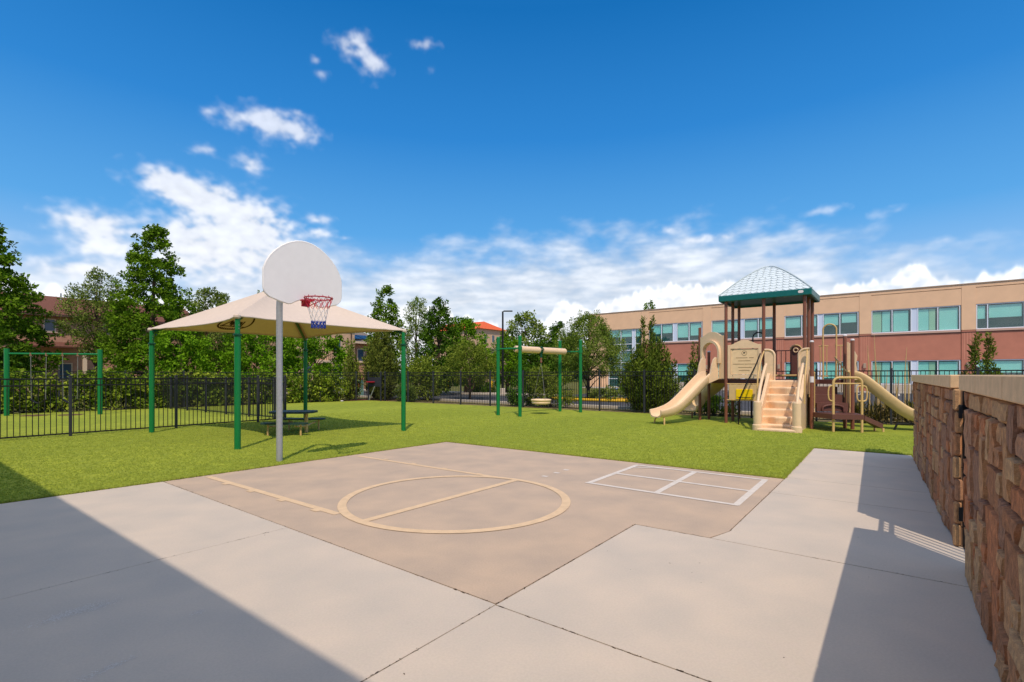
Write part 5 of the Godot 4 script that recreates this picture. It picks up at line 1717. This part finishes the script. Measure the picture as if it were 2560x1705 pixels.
	# bar guards beside the steps
	for s in [-1.0, 1.0]:
		var g0: Vector2 = f0 + wd * 0.50 * s
		var g1: Vector2 = f0 + wd * 0.50 * s - go * 0.85
		var o2 := part("step_guard", Shape.new().tube(curve([P.call(g0.x, 1.72, g0.y), P.call(lerpf(g0.x, g1.x, 0.3), 1.78, lerpf(g0.y, g1.y, 0.3)), P.call(g1.x, 2.18, g1.y), P.call(g1.x, 2.20, g1.y)], 4), 0.022, 8), pipe, t)
		for i in 6:
			var f := i / 5.0
			var q: Vector2 = g0.lerp(g1, f)
			part("bar", Shape.new().tube([P.call(q.x, 0.66 + f * 0.75, q.y), P.call(q.x, 1.72 + 0.46 * f, q.y)], 0.015, 7), pipe, o2)
		part("side_panel", Shape.new().plate(P.call(g0.x, 0, g0.y), Vector3(go.x, 0, go.y) * -1.0, Vector3.UP, PackedVector2Array([Vector2(0.0, 0.5), Vector2(0.12, 0.5), Vector2(0.12, 1.75), Vector2(0.0, 1.72)]), 0.03), mat["olive plastic"], t)


# ---------------------------------------------------------------- plants

# Leaves spread through clumps; each leaf is a small bent face of its own.
# clumps: [centre, radii, count]; look: leaf length, width, colours, how far leaves droop or rise
func foliage(clumps: Array, size: float, slim: float, tones: Array, rise: float, sd: int) -> ArrayMesh:
	var r := RandomNumberGenerator.new()
	r.seed = sd
	var v := PackedVector3Array()
	var nn := PackedVector3Array()
	var cc := PackedColorArray()
	var ix := PackedInt32Array()
	for c in clumps:
		var mid: Vector3 = c[0]
		var rad: Vector3 = c[1]
		var tone: Color = tones[r.randi() % tones.size()]
		var k: int = c[2]
		for q in k:
			var dir := Vector3(r.randfn(), r.randfn(), r.randfn()).normalized()
			var p := mid + dir * rad * pow(r.randf(), 0.42)
			var grow := (dir * 0.7 + Vector3(r.randfn(), r.randfn(), r.randfn()) * 0.55 + Vector3.UP * rise).normalized()
			var up := (dir + Vector3(r.randfn(), r.randfn(), r.randfn()) * 0.6 + Vector3.UP * 0.5)
			var side := grow.cross(up).normalized()
			if side.length_squared() < 0.5:
				side = Vector3.RIGHT
			var flat := side.cross(grow).normalized()
			var l := size * (0.5 + 1.1 * r.randf() ** 1.6)
			var w := l * slim
			var b := v.size()
			v.append(p)
			v.append(p + grow * l * 0.55 + side * w * 0.5 + flat * l * 0.08)
			v.append(p + grow * l)
			v.append(p + grow * l * 0.55 - side * w * 0.5 + flat * l * 0.08)
			if flat.dot(dir + Vector3.UP * 0.4) < 0.0:
				flat = -flat
			var col := tone.lerp(tones[r.randi() % tones.size()], 0.5)
			var f := r.randf_range(0.7, 1.3)
			col = Color(col.r * f, col.g * f, col.b * f)
			for i in 4:
				nn.append(flat)
				cc.append(col)
			if (v[b + 2] - v[b]).cross(v[b + 1] - v[b]).dot(flat) >= 0.0:
				ix.append_array([b, b + 1, b + 2, b, b + 2, b + 3])
			else:
				ix.append_array([b, b + 2, b + 1, b, b + 3, b + 2])
	var a := []
	a.resize(Mesh.ARRAY_MAX)
	a[Mesh.ARRAY_VERTEX] = v
	a[Mesh.ARRAY_NORMAL] = nn
	a[Mesh.ARRAY_COLOR] = cc
	a[Mesh.ARRAY_INDEX] = ix
	var m := ArrayMesh.new()
	m.add_surface_from_arrays(Mesh.PRIMITIVE_TRIANGLES, a)
	return m


const LINDEN := [Color(0.108, 0.200, 0.014), Color(0.168, 0.286, 0.018), Color(0.088, 0.160, 0.014)]
const MAPLE := [Color(0.136, 0.288, 0.012), Color(0.193, 0.346, 0.018), Color(0.101, 0.212, 0.012)]
const OLIVE := [Color(0.171, 0.229, 0.043), Color(0.228, 0.283, 0.060), Color(0.124, 0.172, 0.033)]
const LOCUST := [Color(0.181, 0.255, 0.037), Color(0.235, 0.296, 0.052), Color(0.128, 0.195, 0.030)]
const DARKLEAF := [Color(0.061, 0.138, 0.014), Color(0.098, 0.185, 0.017), Color(0.049, 0.103, 0.011)]
const JUNIPER := [Color(0.129, 0.186, 0.023), Color(0.180, 0.240, 0.030), Color(0.090, 0.130, 0.019)]
const PALE := [Color(0.197, 0.251, 0.031), Color(0.246, 0.297, 0.043), Color(0.139, 0.189, 0.027)]
const VINE := [Color(0.167, 0.265, 0.023), Color(0.262, 0.339, 0.032), Color(0.109, 0.175, 0.019), Color(0.310, 0.350, 0.046)]

# profile: crown radius at heights 0..1, as fractions of r
func profile(p: Array, t: float) -> float:
	var f := clampf(t, 0.0, 0.9999) * (p.size() - 1)
	return lerpf(p[int(f)], p[int(f) + 1], f - int(f))


func tree(label: String, category: String, called: String, at: Vector2, top: float, low: float, r: float, prof: Array, tones: Array, o: Dictionary) -> Node3D:
	var t := thing(called, label, category, Vector3(at.x, -0.05, at.y), 0.0, o.get("group", ""))
	var sd: int = o.get("seed", label.hash() & 65535)
	var g := RandomNumberGenerator.new()
	g.seed = sd
	var clumps := []
	var n: int = o.get("clumps", 60)
	var leaves := int(o.get("leaves", 110) * 1.55)
	var cr: float = o.get("clump", 0.20) * r
	var tall: float = o.get("tall", 0.75)
	var hollow: float = o.get("hollow", 0.5)
	var limbs := Shape.new()
	var lean: Vector3 = Vector3(g.randf_range(-0.3, 0.3), 0, g.randf_range(-0.3, 0.3)) * o.get("lean", 0.5)
	var tips := []
	for i in n:
		var f := (i + g.randf()) / n
		# more clumps where the crown is wide
		if g.randf() > 0.25 + profile(prof, f):
			f = g.randf()
		var w := profile(prof, f) * r
		var an := i * 2.39996 + g.randf_range(-0.5, 0.5)
		var rad := w * (hollow + (1.0 - hollow) * sqrt(g.randf())) * g.randf_range(0.7, 1.12)
		var p := Vector3(cos(an) * rad, lerpf(low, top, f), sin(an) * rad) + lean * f
		var k := cr * g.randf_range(0.65, 1.35) * (0.45 + 0.55 * profile(prof, f))
		clumps.append([p, Vector3(k, k * tall, k), int(leaves * g.randf_range(0.7, 1.3) * (0.45 + 0.55 * profile(prof, f)))])
		tips.append(p)
	# a few sprigs past the outline and one leader
	for i in int(n * 0.45):
		var f := g.randf()
		var w := profile(prof, f) * r
		var an := g.randf() * TAU
		var p := Vector3(cos(an) * w * 1.12, lerpf(low, top, f) + g.randf_range(0.0, 0.3), sin(an) * w * 1.12) + lean * f
		clumps.append([p, Vector3(cr, cr * 0.8, cr) * 0.42, int(leaves * 0.2)])
	for i in 3:
		clumps.append([Vector3(g.randf_range(-0.1, 0.1) * r, top - 0.1 * i * cr, g.randf_range(-0.1, 0.1) * r) + lean, Vector3(0.3, 0.8, 0.3) * cr, int(leaves * 0.3)])
	var tr: float = o.get("trunk", 0.12)
	var bark: Material = mat[o.get("bark", "bark")]
	var spine := []
	var rads := []
	var ht := lerpf(low, top, 0.82)
	for i in 9:
		var f := i / 8.0
		spine.append(Vector3(0, ht * f, 0) + lean * f * f * 0.8 + Vector3(sin(f * 5.0 + sd), 0, cos(f * 4.0 + sd)) * 0.05 * r * f)
		rads.append(tr * (1.25 - f) + 0.012)
	limbs.tube(spine, rads, 8)
	var lm := int(o.get("limbs", 16))
	for i in lm:
		var p: Vector3 = tips[(i * 7) % tips.size()]
		var f := clampf((p.y * 0.72 - p.length() * 0.05) / ht, 0.12, 0.95)
		var b: Vector3 = spine[int(f * 8)]
		var m := b.lerp(p, 0.5) + Vector3.UP * 0.08 * (p - b).length() * (1.0 if rise_of(o) >= 0 else -0.6)
		limbs.tube([b, m, p], [tr * (1.1 - f) * 0.5 + 0.01, tr * 0.22 + 0.008, 0.008], 5, false)
	part("trunk", limbs, bark, t)
	put("crown", foliage(clumps, o.get("leaf", 0.26) * 0.8, o.get("slim", 0.6), tones, rise_of(o), sd), mat[o.get("mat", "leaf")], t)
	return t


func rise_of(o: Dictionary) -> float:
	return o.get("rise", 0.0)


# a juniper: many upright plumes, each a spindle of short needles
func juniper(label: String, at: Vector2, top: float, r: float, plumes: int, tones: Array, o := {}) -> void:
	var t := thing("juniper", label, "shrub", Vector3(at.x, -0.04, at.y), 0.0, o.get("group", "junipers"))
	var g := RandomNumberGenerator.new()
	g.seed = label.hash() & 65535
	var clumps := []
	var stems := Shape.new()
	for i in plumes:
		var an := i * 2.39996
		var f := sqrt((i + 0.5) / plumes)
		var rad := r * f * 0.86
		var base := Vector3(cos(an) * rad * 0.35, 0.1, sin(an) * rad * 0.35)
		var h: float = top * (1.0 - 0.62 * f ** o.get("fall", 1.3)) * g.randf_range(0.78, 1.06)
		if i < 2:
			h = top
		var tip := Vector3(cos(an) * rad * 1.05, h, sin(an) * rad * 1.05)
		stems.tube([base, base.lerp(tip, 0.5) + Vector3(cos(an), 0, sin(an)) * rad * 0.12, tip], [0.045, 0.028, 0.006], 5, false)
		var m := int(h / 0.20)
		for q in m:
			var s := (q + 0.6) / m
			var p := base.lerp(tip, s) + Vector3(cos(an), 0, sin(an)) * rad * 0.25 * sin(PI * s) * 0.5
			var w: float = r * o.get("plume", 0.24) * (1.0 - s * 0.75) * g.randf_range(0.7, 1.3)
			clumps.append([p + Vector3(g.randfn(), 0, g.randfn()) * w * 0.4, Vector3(w, 0.22, w), int(o.get("leaves", 46) * (1.1 - 0.5 * s))])
	part("stems", stems, mat["dark bark"], t)
	put("needles", foliage(clumps, o.get("leaf", 0.15), 0.30, tones, 0.9, label.hash() & 4095), mat["needle"], t)


func bush(label: String, called: String, category: String, at: Vector2, size: Vector3, tones: Array, n: int, leaves: int, leaf: float, group := "", slim := 0.55) -> Node3D:
	var t := thing(called, label, category, Vector3(at.x, -0.04, at.y), 0.0, group)
	var g := RandomNumberGenerator.new()
	g.seed = label.hash() & 65535
	var clumps := []
	var stems := Shape.new()
	for i in n:
		var an := g.randf() * TAU
		var f := sqrt(g.randf())
		var h := size.y * (0.12 + 0.88 * g.randf()) * (1.0 - 0.35 * f)
		var p := Vector3(cos(an) * f * size.x, h, sin(an) * f * size.z)
		var k := minf(size.y, minf(size.x, size.z) * 2.0) * g.randf_range(0.13, 0.26)
		clumps.append([p, Vector3(k, k * 0.8, k), leaves])
		if i % 3 == 0:
			stems.tube([Vector3(p.x * 0.35, 0, p.z * 0.35), p], [0.02, 0.006], 5, false)
	part("stems", stems, mat["dark bark"], t)
	put("leaves", foliage(clumps, leaf, slim, tones, 0.15, label.hash() & 4095), mat["leaf"], t)
	return t


func trees() -> void:
	var cone := [0.55, 0.95, 1.0, 0.92, 0.80, 0.66, 0.50, 0.34, 0.16]
	var round_ := [0.45, 0.85, 1.0, 1.0, 0.9, 0.7, 0.35]
	var vase := [0.30, 0.55, 0.8, 0.95, 1.0, 0.85, 0.6, 0.25]
	var oval := [0.5, 0.85, 1.0, 0.95, 0.85, 0.65, 0.30]
	tree("tall dark green tree cut by the left edge of the picture", "tree", "leafy_tree", Vector2(-48.6, -5.1), 12.1, 0.6, 3.6, cone, LINDEN, {"clumps": 210, "leaves": 130, "leaf": 0.25, "trunk": 0.22, "clump": 0.16, "tall": 0.5})
	tree("lower dark green tree in front of the brown roofed building", "tree", "leafy_tree", Vector2(-45.5, -5.0), 3.4, 0.2, 2.2, round_, DARKLEAF, {"clumps": 60, "leaves": 90, "leaf": 0.26, "clump": 0.22})
	tree("grey green airy tree beside the tallest conical tree", "tree", "leafy_tree", Vector2(-48.2, -11.2), 9.4, 3.0, 2.35, [0.25, 0.6, 0.9, 1.0, 0.95, 0.8, 0.6, 0.3], OLIVE, {"clumps": 85, "leaves": 115, "leaf": 0.19, "slim": 0.45, "trunk": 0.13, "limbs": 30, "clump": 0.21, "tall": 1.1, "rise": 0.3, "hollow": 0.25, "lean": 0.2})
	tree("tallest conical bright green tree left of the canopy", "tree", "leafy_tree", Vector2(-42.3, -13.0), 12.1, 0.5, 3.1, [1.0, 1.0, 0.93, 0.82, 0.70, 0.60, 0.48, 0.35, 0.15], LINDEN, {"clumps": 240, "leaves": 130, "leaf": 0.22, "trunk": 0.2, "clump": 0.16, "tall": 0.5, "rise": 0.15, "lean": 0.1})
	tree("bright green low tree below the tallest conical tree", "tree", "leafy_tree", Vector2(-38.6, -13.6), 4.8, 0.2, 2.4, round_, MAPLE, {"clumps": 70, "leaves": 95, "leaf": 0.22, "clump": 0.2, "tall": 0.6})
	tree("loose topped tree just above the left canopy edge", "tree", "leafy_tree", Vector2(-54.1, -21.6), 10.1, 2.2, 3.0, vase, OLIVE, {"clumps": 95, "leaves": 130, "leaf": 0.25, "slim": 0.5, "trunk": 0.15, "limbs": 26, "hollow": 0.3, "tall": 1.0})
	tree("thin topped grey tree behind the canopy's left slope", "tree", "leafy_tree", Vector2(-53.0, -26.0), 10.2, 3.0, 2.0, [0.5, 0.9, 1.0, 0.7, 0.5, 0.4, 0.2], OLIVE, {"clumps": 34, "leaves": 55, "leaf": 0.22, "slim": 0.5, "trunk": 0.12, "limbs": 28, "hollow": 0.3})
	tree("bright green spreading maple seen under the canopy beside the hoop pole", "tree", "leafy_tree", Vector2(-36.0, -17.8), 5.0, 0.9, 2.7, round_, MAPLE, {"clumps": 80, "leaves": 100, "leaf": 0.22, "clump": 0.19, "tall": 0.55, "trunk": 0.09})
	tree("bright green maple under the canopy by the dark rear post", "tree", "leafy_tree", Vector2(-35.6, -21.5), 5.4, 0.9, 2.6, round_, MAPLE, {"clumps": 80, "leaves": 100, "leaf": 0.22, "clump": 0.19, "tall": 0.55, "trunk": 0.09})
	tree("dark soft conifer behind the front canopy post", "tree", "conifer_tree", Vector2(-40.0, -17.2), 5.2, 0.2, 1.5, cone, DARKLEAF, {"clumps": 60, "leaves": 120, "leaf": 0.18, "slim": 0.35, "clump": 0.26, "rise": 0.2})
	tree("tall narrow dark green tree above the right canopy corner", "tree", "leafy_tree", Vector2(-38.7, -30.8), 9.9, 1.0, 1.75, [0.7, 0.95, 1.0, 0.95, 0.85, 0.75, 0.55, 0.25], LINDEN, {"clumps": 90, "leaves": 95, "leaf": 0.24, "clump": 0.26, "tall": 0.6, "lean": 0.1})
	tree("willowy grey green tree right of the narrow dark tree", "tree", "leafy_tree", Vector2(-34.1, -30.5), 8.4, 1.4, 1.7, [0.7, 1.0, 1.0, 0.9, 0.8, 0.7, 0.55, 0.3], LOCUST, {"clumps": 75, "leaves": 90, "leaf": 0.22, "slim": 0.35, "clump": 0.24, "tall": 1.2, "rise": 0.3})
	tree("dark leafy tree left of the orange roof", "tree", "leafy_tree", Vector2(-30.4, -29.7), 7.9, 0.6, 1.65, [0.8, 1.0, 1.0, 0.95, 0.85, 0.75, 0.55, 0.25], DARKLEAF, {"clumps": 85, "leaves": 100, "leaf": 0.23, "clump": 0.25, "tall": 0.7})
	tree("bright green tree in front of the orange roof", "tree", "leafy_tree", Vector2(-31.3, -34.0), 6.7, 0.8, 2.1, round_, MAPLE, {"clumps": 75, "leaves": 100, "leaf": 0.24, "clump": 0.22})
	tree("round pale green tree right of the green canopy post", "tree", "leafy_tree", Vector2(-23.8, -26.3), 3.9, 1.0, 1.75, round_, PALE, {"clumps": 80, "leaves": 110, "leaf": 0.15, "slim": 0.42, "clump": 0.21, "trunk": 0.07})
	tree("broad grey green tree behind the disc swing beam", "tree", "leafy_tree", Vector2(-32.3, -44.5), 8.2, 1.2, 3.0, oval, LOCUST, {"clumps": 80, "leaves": 95, "leaf": 0.28, "clump": 0.19})
	tree("dark green tree right of the broad grey green tree", "tree", "leafy_tree", Vector2(-30.2, -48.6), 7.4, 1.0, 2.3, oval, DARKLEAF, {"clumps": 60, "leaves": 95, "leaf": 0.28, "clump": 0.22})
	tree("bright green low tree behind the lamp post", "tree", "leafy_tree", Vector2(-30.5, -39.2), 5.2, 0.8, 2.1, round_, MAPLE, {"clumps": 60, "leaves": 90, "leaf": 0.24, "clump": 0.22})
	tree("dense dark tree low behind the disc swing", "tree", "leafy_tree", Vector2(-25.4, -38.0), 4.6, 0.8, 2.3, round_, DARKLEAF, {"clumps": 60, "leaves": 90, "leaf": 0.24, "clump": 0.22})
	tree("fine leaved grey green tree with visible trunk before the office corner", "tree", "leafy_tree", Vector2(-16.5, -30.1), 5.7, 1.7, 2.25, [0.55, 0.9, 1.0, 1.0, 0.9, 0.75, 0.5, 0.22], LOCUST, {"clumps": 150, "leaves": 150, "leaf": 0.14, "slim": 0.4, "clump": 0.19, "trunk": 0.09, "limbs": 26, "bark": "dark bark"})
	tree("leafy tree rising just above the office roof", "tree", "leafy_tree", Vector2(-37.0, -92.0), 15.4, 4.0, 2.6, oval, LINDEN, {"clumps": 40, "leaves": 70, "leaf": 0.4, "clump": 0.25})
	juniper("large dark spiky juniper behind the fence left of the slide", Vector2(-9.0, -22.1), 4.2, 1.55, 40, JUNIPER, {"leaves": 95, "plume": 0.20, "fall": 1.15, "leaf": 0.13})
	juniper("small juniper between the big juniper and the slide hood", Vector2(-7.25, -23.4), 3.0, 0.62, 18, JUNIPER, {"leaves": 60, "plume": 0.42, "leaf": 0.13})
	juniper("juniper with two pointed shoots above the stone wall", Vector2(2.35, -23.3), 2.95, 1.2, 22, JUNIPER, {"leaves": 150, "plume": 0.24, "fall": 0.75, "leaf": 0.11})
	juniper("upright olive juniper under the right canopy edge", Vector2(-27.7, -21.6), 5.0, 1.35, 22, [Color(0.20, 0.23, 0.04), Color(0.15, 0.18, 0.03), Color(0.10, 0.13, 0.025)], {"leaves": 85, "plume": 0.30, "fall": 2.6, "leaf": 0.17})
	juniper("slim pale juniper in front of the tan apartment windows", Vector2(-29.2, -20.4), 4.0, 0.75, 12, PALE, {"leaves": 50, "plume": 0.32, "fall": 1.6, "leaf": 0.16})
	bush("bright yellow green bush beside the right canopy post", "shrub", "shrub", Vector2(-24.6, -22.8), Vector3(1.25, 3.3, 1.1), PALE, 70, 90, 0.14)
	bush("dark vine shrub on the fence left of the dark backboard", "shrub", "shrub", Vector2(-28.6, -18.4), Vector3(0.7, 1.8, 1.4), VINE, 46, 70, 0.12)
	bush("tall feathery green shrub behind the fence at the disc swing", "shrub", "shrub", Vector2(-14.3, -21.9), Vector3(1.25, 2.5, 0.8), PALE, 70, 85, 0.13, "", 0.3)
	bush("dark shrub at the fence left of the disc swing posts", "shrub", "shrub", Vector2(-15.9, -21.8), Vector3(0.8, 1.5, 0.6), DARKLEAF, 40, 70, 0.11)
	bush("low round dark shrub across the road near the hydrant", "shrub", "shrub", Vector2(-30.6, -35.4), Vector3(1.6, 1.15, 0.8), DARKLEAF, 44, 60, 0.14)
	bush("low shrub in the traffic island", "shrub", "shrub", Vector2(-14.8, -29.5), Vector3(1.2, 0.9, 0.7), OLIVE, 34, 60, 0.12)
	bush("small bright shrub on the bank by the office entrance", "shrub", "shrub", Vector2(-18.0, -42.0), Vector3(1.6, 1.0, 1.0), MAPLE, 34, 60, 0.18)
	bush("brown green shrub right of the dark backboard", "shrub", "shrub", Vector2(-24.3, -20.9), Vector3(0.8, 1.3, 0.5), OLIVE, 44, 70, 0.10)
	bush("low dark shrub at the fence behind the slide tower", "shrub", "shrub", Vector2(-5.9, -21.5), Vector3(0.8, 0.9, 0.5), VINE, 40, 60, 0.09)
	# hedge along the left fence
	var t := thing("hedge", "long green vine hedge behind the left picket fence", "hedge", Vector3(-30.6, 0, 2.0))
	var clumps := []
	rng.seed = 31
	for i in 760:
		var f := rng.randf()
		var z := -f * 20.6
		var x := f * 3.0 + rng.randf_range(-0.8, 0.35)
		clumps.append([Vector3(x, rng.randf_range(0.08, 1.66 + 0.12 * sin(z * 1.9)), z), Vector3(0.26, 0.2, 0.26), 52])
	put("leaves", foliage(clumps, 0.13, 0.7, VINE, -0.1, 7), mat["leaf"], t)
	var st := Shape.new()
	for i in 60:
		var z := -i * 0.34
		st.tube([Vector3(-z * 0.146 - 0.25, 0, z), Vector3(-z * 0.146 - 0.3 + 0.2 * sin(i * 1.3), 0.8, z + 0.1), Vector3(-z * 0.146 - 0.3, 1.5, z - 0.1)], [0.025, 0.016, 0.006], 5, false)
	part("stems", st, mat["dark bark"], t)
	# dead stalks and tussock by the right fence
	var y := thing("dry_grass", "tall dry tan flower stalks behind the fence right of the slide tower", "grass", Vector3(-0.35, 0, -21.7))
	rng.seed = 12
	for i in 13:
		var x := rng.randf_range(-0.5, 0.75)
		var z := rng.randf_range(-0.35, 0.35)
		var h := rng.randf_range(1.6, 2.5) if i > 2 else rng.randf_range(2.6, 3.2)
		part("stalk", Shape.new().tube([Vector3(x, 0, z), Vector3(x + rng.randf_range(-0.04, 0.04), h * 0.6, z), Vector3(x + rng.randf_range(-0.1, 0.1), h, z)], [0.022, 0.018, 0.005], 6), mat["straw"], y)
	for k in [[-1.1, -21.4], [-0.3, -21.3], [0.5, -21.5]]:
		var tus := thing("dry_tussock", ["dry tan grass tuft at the fence under the wave slide, first from the tower", "dry tan grass tuft under the middle of the wave slide", "dry tan grass tuft under the end of the wave slide"][[-1.1, -0.3, 0.5].find(k[0])], "grass", Vector3(k[0], 0, k[1]), 0.0, "dry grass tufts")
		var cl := []
		for i in 9:
			cl.append([Vector3(rng.randf_range(-0.25, 0.25), rng.randf_range(0.05, 0.35), rng.randf_range(-0.2, 0.2)), Vector3(0.15, 0.15, 0.15), 60])
		put("blades", foliage(cl, 0.36, 0.06, [Color(0.42, 0.32, 0.15), Color(0.30, 0.24, 0.10), Color(0.20, 0.18, 0.06)], 1.1, 3), mat["leaf"], tus)
	# woods far off along the horizon
	var far := []
	rng.seed = 41
	for i in 900:
		var an := deg_to_rad(rng.randf_range(-88.0, 40.0))
		var dist := rng.randf_range(115.0, 190.0)
		var h := 5.0 + 3.0 * sin(an * 9.0) + 2.0 * sin(an * 23.0)
		far.append([Vector3(sin(an) * dist, rng.randf_range(0.5, h), -cos(an) * dist), Vector3(2.6, 1.7, 2.6), 34])
	var wood := put("distant_wood", foliage(far, 1.3, 0.7, [Color(0.035, 0.07, 0.016), Color(0.05, 0.09, 0.022), Color(0.06, 0.085, 0.03)], 0.0, 5), mat["leaf"], self)
	wood.set_meta("kind", "stuff")
	wood.set_meta("label", "far belt of trees along the horizon")
	wood.set_meta("category", "wood")


# ---------------------------------------------------------------- street and small things beyond the fence

func street() -> void:
	var road := setting("road")
	part("asphalt", sheet(xz([-75, -23.6, 45, -23.8, 45, -32.2, -75, -32.2]), -0.05), mat["asphalt"], road)
	part("parking", sheet(xz([-21, -32.0, 45, -32.0, 45, -57.5, -25, -57.5]), -0.046), mat["asphalt"], road)
	for k in [[-75.0, -23.4, 45.0], [-75.0, -32.35, -21.5]]:
		part("kerb", Shape.new().box(Vector3((k[0] + k[2]) / 2, 0.0, k[1]), Vector3(k[2] - k[0], 0.16, 0.16), Basis.IDENTITY, 0.02), mat["kerb"], road)
	part("kerb", Shape.new().box(Vector3(10, 0.0, -57.6), Vector3(72, 0.16, 0.16), Basis.IDENTITY, 0.02), mat["kerb"], road)
	for i in 9:
		part("bay_line", sheet(xz([-16 + i * 2.7, -51, -15.9 + i * 2.7, -51, -15.9 + i * 2.7, -56.8, -16 + i * 2.7, -56.8]), -0.04), mat["white paint"], road)
	part("bay_paint", sheet(xz([-27.5, -55.0, -21.0, -55.0, -21.0, -57.0, -27.5, -57.0]), -0.038), mat["blue paint"], road)
	var walk := setting("sidewalk")
	part("path", sheet(xz([-75, -32.45, -26.5, -32.45, -22.5, -34.5, -22.5, -36.2, -75, -35.0]), 0.03, 0.1), mat["kerb"], walk)
	part("path", sheet(xz([-33, -57.7, 40, -57.7, 40, -60.6, -33, -60.6]), 0.03, 0.1), mat["kerb"], walk)
	var isl := setting("traffic_island")
	var o := PackedVector2Array()
	for i in 24:
		var a := TAU * i / 24
		o.append(Vector2(-15.9 + cos(a) * 3.3, -29.8 + sin(a) * 1.1))
	part("bed", sheet(o, 0.07, 0.15), mat["mulch"], isl)
	var ring := []
	for p in o:
		ring.append(Vector3(p.x, 0.03, p.y))
	part("kerb", Shape.new().tube(ring, 0.10, 8, false, true), mat["yellow paint"], isl)

	# street lamp
	var t := thing("street_lamp", "tall dark street lamp with flat head behind the swing", "street lamp", Vector3(-26.8, 0, -33.8))
	part("base", Shape.new().lathe(Vector3.ZERO, [Vector2(0.24, -0.05), Vector2(0.24, 0.45), Vector2(0.2, 0.5), Vector2(0.0, 0.5)], 14), mat["kerb"], t)
	part("pole", Shape.new().tube([Vector3(0, 0.4, 0), Vector3(0, 7.1, 0)], [0.10, 0.075], 12), mat["fence black"], t)
	part("head", Shape.new().box(Vector3(0.36, 7.12, -0.27), Vector3(0.78, 0.08, 0.34), Basis(Vector3.UP, 0.64), 0.02), mat["fence black"], t)
	# hydrant
	var h := thing("fire_hydrant", "small yellow fire hydrant on the grass across the road", "hydrant", Vector3(-44.4, -0.05, -45.0))
	part("barrel", Shape.new().lathe(Vector3.ZERO, [Vector2(0.28, 0.0), Vector2(0.28, 0.1), Vector2(0.2, 0.12), Vector2(0.2, 0.75), Vector2(0.25, 0.78), Vector2(0.2, 0.98), Vector2(0.06, 1.06), Vector2(0.0, 1.1)], 12), mat["yellow paint"], h)
	part("outlet", Shape.new().tube([Vector3(-0.36, 0.6, 0), Vector3(0.36, 0.6, 0)], 0.1, 8), mat["yellow paint"], h)
	var b := thing("bollard", "yellow bollard at the kerb left of the lamp", "bollard", Vector3(-29.7, 0, -35.8))
	part("post", Shape.new().lathe(Vector3.ZERO, [Vector2(0.16, -0.05), Vector2(0.16, 1.5), Vector2(0.1, 1.6), Vector2(0.0, 1.62)], 12), mat["yellow paint"], b)
	part("band", Shape.new().lathe(Vector3.ZERO, [Vector2(0.165, 1.1), Vector2(0.165, 1.25)], 12), mat["white metal"], b)
	# utility cabinets
	var u := thing("bin_enclosure", "white walled bin enclosure behind the fence left of the junipers", "enclosure", Vector3(-40.1, -0.05, -26.0))
	part("panel", Shape.new().box(Vector3(0, 1.0, 0), Vector3(1.8, 2.0, 1.8), Basis.IDENTITY, 0.02), mat["white metal"], u)
	part("lid", Shape.new().box(Vector3(0, 2.06, 0), Vector3(2.0, 0.12, 2.0), Basis.IDENTITY, 0.02), mat["flat trim"], u)
	var v := thing("utility_cabinet", "pale teal utility box with orange sticker beside the junipers", "utility box", Vector3(-33.6, -0.05, -23.9))
	part("cabinet", Shape.new().box(Vector3(0, 0.65, 0), Vector3(0.8, 1.3, 0.8), Basis.IDENTITY, 0.03), mat["utility teal"], v)
	part("sticker", Shape.new().box(Vector3(0.405, 0.9, 0.1), Vector3(0.01, 0.25, 0.3)), mat["roof orange"], v)
	# small dark board with a red ledge fixed between two posts of the back fence
	var k := thing("fence_board", "dark square board with red ledge between two fence posts", "board", Vector3(-26.1, 0, -20.02))
	for x in [-0.62, 0.62]:
		part("post", Shape.new().box(Vector3(x, 0.93, 0.12), Vector3(0.07, 1.86, 0.07), Basis.IDENTITY, 0.005), mat["fence post"], k)
	part("panel", Shape.new().box(Vector3(0, 1.20, 0.13), Vector3(1.17, 0.58, 0.03), Basis.IDENTITY, 0.004), mat["fence post"], k)
	part("ledge", Shape.new().box(Vector3(-0.22, 1.20, 0.27), Vector3(0.60, 0.06, 0.22), Basis.IDENTITY, 0.01), mat["red steel"], k)
	part("brace", Shape.new().tube([Vector3(-0.5, 0.05, 0.14), Vector3(0.05, 0.92, 0.14)], 0.03, 8), mat["galvanised"], k)
	var s := thing("litter", "small white scrap lying on the turf by the back fence", "litter", Vector3(-26.9, 0.02, -18.1))
	part("scrap", Shape.new().box(Vector3(0, 0.03, 0), Vector3(0.16, 0.06, 0.10), Basis(Vector3.UP, 0.5), 0.02), mat["label white"], s)
